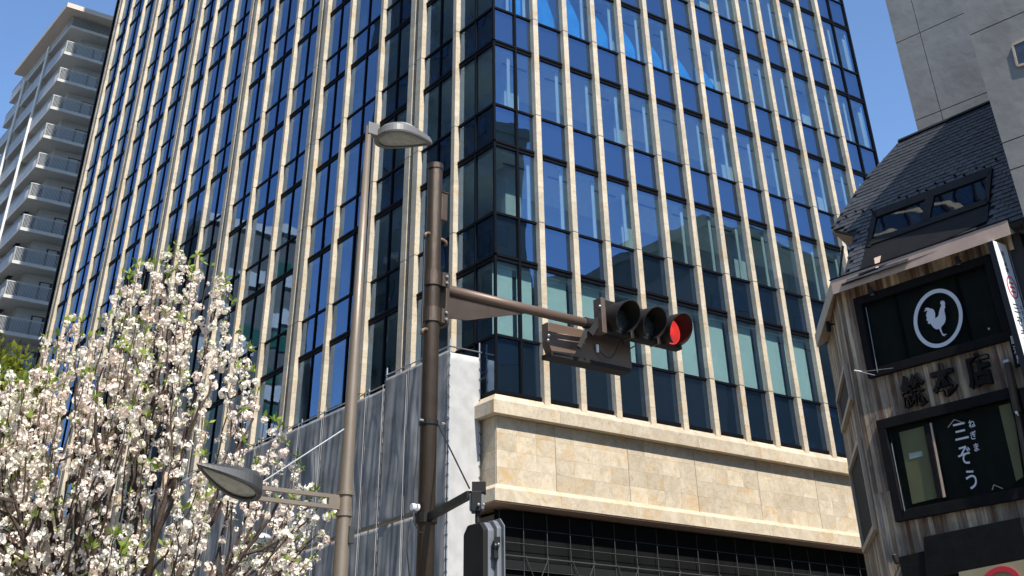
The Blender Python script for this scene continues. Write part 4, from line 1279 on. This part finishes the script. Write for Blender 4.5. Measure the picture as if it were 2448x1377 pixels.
# horizontal three-light signal facing the camera side
SYs = SY - .12
x0s = on(1, 1441, 790, SYs).x; x1s = on(1, 1632, 838, SYs).x
zls = on(1, 1441, 795, SYs).z; zhs = on(1, 1441, 708, SYs).z
z1l = on(1, 1632, 838, SYs).z
hgt = .36
zls = (on(1, 1445, 792, SYs).z + z1l) / 2; zhs = zls + hgt
ts = thing('traffic_signal', (x0s, SYs, zls), 'horizontal traffic signal showing red at its right end, carried by the pole arm', 'traffic signal')
MB().box((x0s, SYs, zls), (x1s, SYs + .11, zhs)).build('housing', M['sigbl'], ts, bevel=.012)
MB().box((x0s - .012, SYs - .012, zls - .01), (x0s + .05, SYs + .12, zhs + .01)).build('end_cap', M['sigbr'], ts, bevel=.004)
Ws = (x1s - x0s) / 3
for i in range(3):
    cxl = x0s + .02 + Ws * (i + .5); cz = zls + hgt * .48
    cc = Vector((cxl, SYs - .005, cz)); rr = .148
    if i: MB().box((x0s + Ws * i - .008, SYs - .02, zls - .006), (x0s + Ws * i + .012, SYs + .11, zhs + .004)).build('housing_rib', M['sigbr'], ts)
    # visor: open tunnel, longer at the top, drooping
    n = 28; vs = []; fs = []
    for k in range(n + 1):
        a = radians(-62) + radians(304) * k / n
        ca_, sa_ = cos(a), sin(a)
        ln = .10 + .17 * (0.5 + 0.5 * sa_)
        for rad_ in (rr + .018, rr + .008):
            for L_ in (0, ln):
                vs.append(cc + Vector((rad_ * ca_, -L_, rad_ * sa_ - L_ * .12)))
    for k in range(n):
        i0 = 4 * k; j0 = 4 * (k + 1)
        fs += [(i0, j0, j0 + 1, i0 + 1), (i0 + 2, i0 + 3, j0 + 3, j0 + 2), (i0 + 1, j0 + 1, j0 + 3, i0 + 3)]
    MB().add(vs, fs).build('visor', M['visor'], ts, smooth=False)
    lens = MB()
    ring_v = [cc + Vector((0, -.03, 0))]; ff = []
    for q, (rq, yq) in enumerate(((.4, -.028), (.75, -.018), (1, 0))):
        for k in range(24): ring_v.append(cc + Vector((rr * rq * cos(2 * pi * k / 24), yq - .002, rr * rq * sin(2 * pi * k / 24))))
    ff += [(0, 1 + k, 1 + (k + 1) % 24)[::-1] for k in range(24)]
    for q in range(2):
        for k in range(24):
            k2 = (k + 1) % 24; a = 1 + 24 * q
            ff.append((a + k, a + 24 + k, a + 24 + k2, a + k2)[::-1])
    ff = [f[::-1] for f in ff]
    lo = lens.add(ring_v, ff).build('lens', M['redbase'] if i == 2 else M['lensoff'], ts, smooth=True)
    if i == 2:
        lo['label'] = 'lit red lens made of small diodes'
        led = MB()
        for ringi in range(0, 8):
            rq = ringi / 7.6
            nn = max(1, int(ringi * 6.2))
            for k in range(nn):
                a = 2 * pi * k / nn
                pz = cc + Vector((rr * rq * cos(a), -.036 + .032 * rq * rq, rr * rq * sin(a)))
                led.box(pz - Vector((.0058, .004, .0058)), pz + Vector((.0058, .004, .0058)))
        led.build('red_diodes', M['redled'], lo, kind='stuff')
# hanger bracket between arm and signals
hb = thing('signal_bracket', (xe, SY, azs), 'black clamp bracket joining the arm tip to the two signals', 'bracket')
MB().tube([(xe - .06, SY, azs), (xe + .10, SY, azs)], .060, 12).build('clamp', M['sigbl'], hb)
MB().bar((xe - .02, SY - .03, azs - .12), (x0s + .06, SYs + .06, zls + .22), .04, .07).bar((xe - .05, SY, azs - .02), (xe + .16, SY - .04, azs + .08), .05, .05).bar((xe - .02, SY, azs - .05), (xe - .12, SY + .05, azs - .26), .05, .05).build('strut', M['sigbl'], hb)
MB().tube([(xe + .02, SY + .0, azs), (x1s - .35, SY + .02, azs - .03)], .036, 12).build('carrier_tube', M['brown2'], hb, smooth=True)
for zz in (azs - .17, azs - .23):
    MB().tube([(xe - .42, SY + .03, zz), (xe - .05, SY + .03, zz + .02)], .008, 8).build('tie_rod', M['brown2'], hb, smooth=True)
for q in ((xe - .56, SY, azs - .22), (x0s - .02, SYs, zls + .27), (xe - .57, SY, azs - .27)):
    MB().sphere(q, .016).build('bolt', M['steel'], hb)
# second signal seen from behind, lower
BY = SY + .16
bx0 = on(1, 1313, 850, BY).x; bx1 = on(1, 1512, 883, BY).x
bz0 = (on(1, 1313, 850, BY).z + on(1, 1512, 880, BY).z) / 2
bs = thing('rear_traffic_signal', (bx0, BY, bz0), 'brown back of a second traffic signal hanging below the arm and facing away', 'traffic signal')
MB().slab([Vector((bx0 + .05, BY, bz0)), Vector((bx1 - .02, BY, bz0)), Vector((bx1, BY, bz0 + .04)), Vector((bx1, BY, bz0 + .33)), Vector((bx0, BY, bz0 + .33)), Vector((bx0, BY, bz0 + .10))], (0, .12, 0)).build('housing', M['brown2'], bs, bevel=.01)
MB().box((bx0 + .01, BY - .03, bz0 - .035), (bx1 - .05, BY + .15, bz0 + .012)).build('bottom_tray', M['sigbl'], bs, bevel=.008)
cp = on(1, 1428, 832, BY - .03)
MB().tube([cp + Vector((0, 0, -.045)), cp + Vector((0, 0, .02))], .018, 8).sphere(cp + Vector((0, 0, .022)), .019).build('cable_gland', M['signw'], bs)
pts = []
ce_ = on(1, 1483, 806, BY - .10)
for k in range(13):
    t = k / 12
    p = cp.lerp(ce_, t) + Vector((0, -.03 * sin(pi * t), -.17 * sin(pi * t) * (1.1 - .3 * t)))
    pts.append(p)
MB().tube(pts, .007, 6).build('cable', M['cable'], bs, smooth=True)
pts = [on(1, 1484, 806, BY - .1), on(1, 1492, 826, BY - .12), on(1, 1505, 834, BY - .12), on(1, 1516, 828, BY - .1)]
MB().tube(pts, .007, 6).build('cable', M['cable'], bs, smooth=True)

# pedestrian signal on its own arm
pA = hd(1003, 1240, SD); zpa = pA.z
E_ = on(2, 1122, 1183, zpa)
pe = Vector((E_.x, E_.y, zpa)); ps_ = Vector((SX, SY, zpa))
parm = thing('cantilever_bracket', (SX, SY, zpa), 'short dark arm with stay wire low on the signal pole, carrying the pedestrian signal', 'bracket')
MB().bar(ps_, pe, .045, .06).build('arm', M['sigbl'], parm)
MB().tube([(SX, SY, zpa - .04), (SX, SY, zpa + .04)], .10, 16).build('pole_band', M['sigbl'], parm)
zw = zp(1012, 1012)
MB().tube([(SX, SY, zw - .02), (SX, SY, zw + .02)], .092, 16).build('pole_band', M['sigbl'], parm)
MB().tube([(SX + .09, SY - .02, zw), pe + Vector((0, 0, .05))], .007, 6).build('stay_wire', M['cable'], parm)
for k in (-1, 1):
    MB().tube([(SX + k * .1, SY - .06, zw), (SX + k * .14, SY - .06, zw)], .012, 8).build('bolt', M['steel'], parm)
q = hd(988, 1212, SD - .1)
MB().tube([q + Vector((-.02, 0, 0)), q + Vector((-.01, 0, 0)), q + Vector((.02, 0, 0))], .028, 12).build('white_insulator', M['signw'], parm)
MB().tube([q + Vector((.035, 0, 0)), q + Vector((.055, 0, 0))], .028, 12).build('white_insulator', M['signw'], parm)
pts = [q, q + Vector((.0, -.02, -.12)), q + Vector((.05, -.03, -.2)), q + Vector((.12, -.02, -.2)), q + Vector((.17, 0, -.12))]
MB().tube(pts, .006, 6).build('cable', M['cable'], parm, smooth=True)
pts = [q + Vector((-.02, 0, -.1)), q + Vector((-.06, -.02, -.35)), q + Vector((-.02, -.02, -.6)), q + Vector((.10, 0, -.75))]
MB().tube(pts, .006, 6).build('cable', M['cable'], parm, smooth=True)
# long stay wire to the lower left arm of the pole
dA = math.hypot(pe.x, pe.y)
def pd(u, v, dd=0): return hd(u, v, dA + dd)
ped = thing('pedestrian_signal', pd(1150, 1377), 'black and grey pedestrian signal seen from behind, hanging at the bottom centre', 'pedestrian signal')
vd = ray(1150, 1310); rt = Vector((CM[0][0], CM[0][1], 0)).normalized()
top = pd(1140, 1165)
MB().obox(pd(1128, 1178, -.04), rt * .115, ZUP * .085, Vector((-rt.y, rt.x, 0)) * .1).build('bracket_block', M['sigbl'], ped, bevel=.004)
MB().obox(pd(1122, 1218, -.03), rt * .12, ZUP * .12, Vector((-rt.y, rt.x, 0)) * .09).build('hinge', M['grey'], ped, bevel=.006)
MB().obox(pd(1126, 1222, -.05), rt * .085, ZUP * .15, Vector((-rt.y, rt.x, 0)) * .12).build('hinge_core', M['sigbl'], ped, bevel=.006)
for u in (1144, 1156):
    MB().sphere(pd(u, 1206, -.07), .013).build('bolt', M['steel'], ped)
MB().tube([pd(1142, 1250), pd(1142, 1218)], .022, 10).build('neck', M['sigbl'], ped)
# body: back plate towards us-left, shells stacked towards the right
bn = (rt * .82 + Vector((-rt.y, rt.x, 0)) * .57).normalized()   # facing direction of the signal (to the right)
bwid = Vector((-bn.y, bn.x, 0))                                  # width direction of the body
zt_p = pd(1128, 1252).z; hb_ = 1.15
def shell(u0, th, wdt, z_t, hh, mat, nm, ch=.06):
    o = pd(u0, 1300); c0 = Vector((o.x, o.y, 0))
    pr = [(-wdt / 2 + ch, z_t), (wdt / 2 - ch, z_t), (wdt / 2, z_t - ch), (wdt / 2, z_t - hh + ch), (wdt / 2 - ch, z_t - hh), (-wdt / 2 + ch, z_t - hh), (-wdt / 2, z_t - hh + ch), (-wdt / 2, z_t - ch)]
    return MB().slab([c0 + bwid * a + ZUP * b for a, b in pr], bn * th).build(nm, M[mat], ped, bevel=.01)
shell(1131, .045, .30, zt_p, hb_, 'sigbl', 'back_plate')
shell(1142, .075, .305, zt_p - .002, hb_, 'grey', 'rear_shell')
shell(1161, .060, .33, zt_p + .01, hb_ + .02, 'grey', 'front_shell')
shell(1175, .012, .36, zt_p + .02, hb_ + .04, 'grey', 'flange')
o = pd(1176, 1300); c0 = Vector((o.x, o.y, 0))
MB().slab([c0 + ZUP * (zt_p - .03) + bn * .02, c0 + bn * .12 + ZUP * (zt_p - .06), c0 + bn * .13 + ZUP * (zt_p - .22), c0 + bn * .06 + ZUP * (zt_p - .50), c0 + bn * .02 + ZUP * (zt_p - .52)], bwid * .24).build('visor', M['grey'], ped, bevel=.01)
lk = pd(1181, 1300, -.16)
MB().obox(lk, rt * .05, ZUP * .05, Vector((-rt.y, rt.x, 0)) * .05).obox(lk + Vector((0, 0, -.10)), rt * .035, ZUP * .1, Vector((-rt.y, rt.x, 0)) * .04).build('latch', M['sigbl'], ped)
MB().sphere(pd(1192, 1301, -.18), .012).sphere(pd(1185, 1302, -.18), .008).build('latch_screw', M['steel'], ped)

# far small street lamp behind the tree
fl_ = hd(612, 1303, 26)
fs0 = thing('street_lamp', (fl_.x, fl_.y, 0), 'small distant street lamp head seen through the lower right twigs of the cherry tree', 'street lamp')
MB().tube([(fl_.x + .5, fl_.y, 0), (fl_.x + .5, fl_.y, fl_.z)], [.08, .05], 12).build('pole', M['lamppole'], fs0)
teardrop(fs0, Vector((fl_.x + .45, fl_.y, fl_.z)), (-1, -.1, .02), .80, .5, .22, .6, 'lampdark', 'lamp_head', domemat='dome')

# ------------------------------------------------------------------ cherry tree
TD = 17.0
top_prof = [(-300, 1000), (-100, 930), (0, 870), (40, 900), (75, 880), (105, 790), (130, 840), (165, 752), (185, 745), (210, 800), (240, 770), (262, 740), (285, 690), (300, 640), (350, 610), (380, 620), (405, 590), (430, 562), (445, 640), (472, 596), (505, 625), (545, 675), (562, 760), (590, 815), (615, 905), (640, 985), (668, 1000), (700, 1060), (735, 1140), (770, 1165), (800, 1215)]
def hp(x):
    for i in range(len(top_prof) - 1):
        a, b = top_prof[i], top_prof[i + 1]
        if a[0] <= x <= b[0]: return a[1] + (b[1] - a[1]) * (x - a[0]) / (b[0] - a[0])
    return 1300
rnd = random.Random(21)
base = hd(285, 1377, TD)
tree = thing('cherry_tree', (base.x, base.y, 0), 'cherry tree covered in pale pink blossom at the lower left', 'tree')
fork = Vector((base.x, base.y, 2.6))
tw = MB(); tw.tube([(base.x, base.y, 0), (base.x + .03, base.y, 1.3), fork + Vector((0, 0, .1))], [.19, .15, .13], 12)
def bez(a, b, c, n=10):
    return [a * (1 - t) ** 2 + b * 2 * t * (1 - t) + c * t * t for t in [k / n for k in range(n + 1)]]
mains = []
targets = [(430, 640, 0), (300, 720, .6), (180, 840, -.4), (520, 740, -.6), (80, 960, .5), (600, 1000, .5), (-80, 1000, -.5), (370, 820, 1.4), (240, 900, -1.4), (480, 960, -1.4), (700, 1150, .2), (560, 1130, 1.2), (-220, 1080, .8), (20, 1150, -1.2), (640, 1250, -1.0), (740, 1290, 1.0), (130, 1100, 1.5)]
for (u, v, dd) in targets:
    tip = hd(u, v, TD + dd)
    ctl = fork.lerp(tip, .5); ctl.z = fork.z + (tip.z - fork.z) * .30
    pts = bez(fork, ctl, tip, 14)
    pts = [p + Vector((rnd.uniform(-.04, .04), rnd.uniform(-.04, .04), 0)) * (i > 0) for i, p in enumerate(pts)]
    mains.append(pts)
    tw.tube(pts, [.058 * (1 - i / 15) ** .9 + .007 for i in range(15)], 7, cap=False)
tw.build('trunk', M['bark'], tree, smooth=True)
flowers = MB(); leaves = MB(); twigs = MB()
def rdir():
    while True:
        v = Vector((rnd.uniform(-1, 1), rnd.uniform(-1, 1), rnd.uniform(-1, 1)))
        if .05 < v.length < 1: return v.normalized()
def pompom(c, r):
    n = rnd.randint(17, 24)
    for _ in range(n):
        d = rdir(); p = c + d * r * rnd.uniform(.45, 1.0)
        a = d.orthogonal().normalized(); b = d.cross(a)
        an = rnd.uniform(0, 6.28); a, b = a * cos(an) + b * sin(an), b * cos(an) - a * sin(an)
        s = r * rnd.uniform(.26, .42)
        # cupped five-cornered flower
        vs = [p - d * s * .25]
        for k in range(5):
            t = 2 * pi * k / 5
            vs.append(p + (a * cos(t) + b * sin(t)) * s + d * s * rnd.uniform(-.1, .3))
        flowers.add(vs, [(0, 1 + k, 1 + (k + 1) % 5) for k in range(5)])
def leafc(c, up, n, L):
    for _ in range(n):
        d = (up * .5 + rdir()).normalized(); a = d.orthogonal().normalized()
        an = rnd.uniform(0, 6.28); b = d.cross(a); a = a * cos(an) + b * sin(an)
        l = L * rnd.uniform(.7, 1.2); w_ = l * .2
        leaves.add([c, c + d * l * .5 + a * w_, c + d * l, c + d * l * .5 - a * w_], [(0, 1, 2, 3)])
allm = [p for m_ in mains for p in m_[4:]]
def twig(tip, start=None, flower=1.0):
    if start is None:
        want = tip - Vector((0, 0, rnd.uniform(1.0, 2.3))) + (fork - tip) * .12
        start = min(allm, key=lambda q: (q - want).length + rnd.uniform(0, .5))
    ctl = start.lerp(tip, .45) + Vector(((tip.x - start.x) * .35, (tip.y - start.y) * .35, -.15 * abs(tip.z - start.z)))
    L = (tip - start).length
    n = max(6, int(L / .16))
    pts = bez(start, ctl, tip, n)
    for i in range(1, n): pts[i] = pts[i] + rdir() * .02
    twigs.tube(pts, [.016 * (1 - i / (n + 1)) + .0035 for i in range(n + 1)], 5, cap=False)
    phz = rnd.uniform(0, 6.28)
    for i in range(1, n + 1):
        t = i / n
        seg = (pts[i] - pts[i - 1]).length
        k = seg / .098
        while k > 0:
            if rnd.random() < min(1, k) * flower * (.12 + 1.0 * t) * (.35 + .9 * (sin(t * 9 + phz) > -.35)):
                q = pts[i - 1].lerp(pts[i], rnd.random()) + rdir() * .055
                pompom(q, rnd.choice((.035, .05, .062, .07, .085)))
                if rnd.random() < .34: leafc(q, ZUP, rnd.randint(2, 4), .09)
            k -= 1
    leafc(pts[-1], ZUP, rnd.randint(4, 7), .11)
nt_ = 0
# outline shoots
for u in range(-280, 800, 17):
    v = hp(u) + rnd.uniform(0, 25)
    twig(hd(u + rnd.uniform(-6, 6), v, TD + rnd.uniform(-1.2, 1.2)), flower=1.1)
while nt_ < 235:
    u = rnd.uniform(-260, 790); v = hp(u) + 30 + rnd.random() ** 1.1 * (1420 - hp(u))
    f = 1.0
    if u > 540: 
        f = .62
        if rnd.random() < .6: continue
    twig(hd(u, v, TD + rnd.gauss(0, 1.0)), flower=f); nt_ += 1
twigs.build('twigs', M['bark'], tree, kind='stuff')
flowers.build('blossom', M['petal'], tree, kind='stuff')
leaves.build('leaves', M['leaf'], tree, kind='stuff')

# small yellow-green tree behind, at the left edge
yb = hd(-20, 1100, 34)
yt = thing('young_tree', (yb.x, yb.y, 0), 'yellow-green leafy tree behind the cherry at the left edge', 'tree')
MB().tube([(yb.x, yb.y, 0), (yb.x, yb.y, 9)], [.2, .08], 8).build('trunk', M['bark'], yt)
leaves = MB()
for (u, v, r_) in ((-20, 930, 1.2), (10, 900, .6), (40, 960, .8), (-60, 900, 1.2), (60, 1000, .7), (100, 925, .35), (0, 1020, 1.4), (20, 1350, 1.5), (90, 1340, 1.2), (-40, 1200, 1.8)):
    c0 = hd(u, v, 34)
    for _ in range(int(420 * r_)):
        p = c0 + rdir() * r_ * rnd.random() ** .4
        leafc(p, ZUP, 1, .22)
leaves.build('crown', M['leaf2'], yt, kind='stuff')
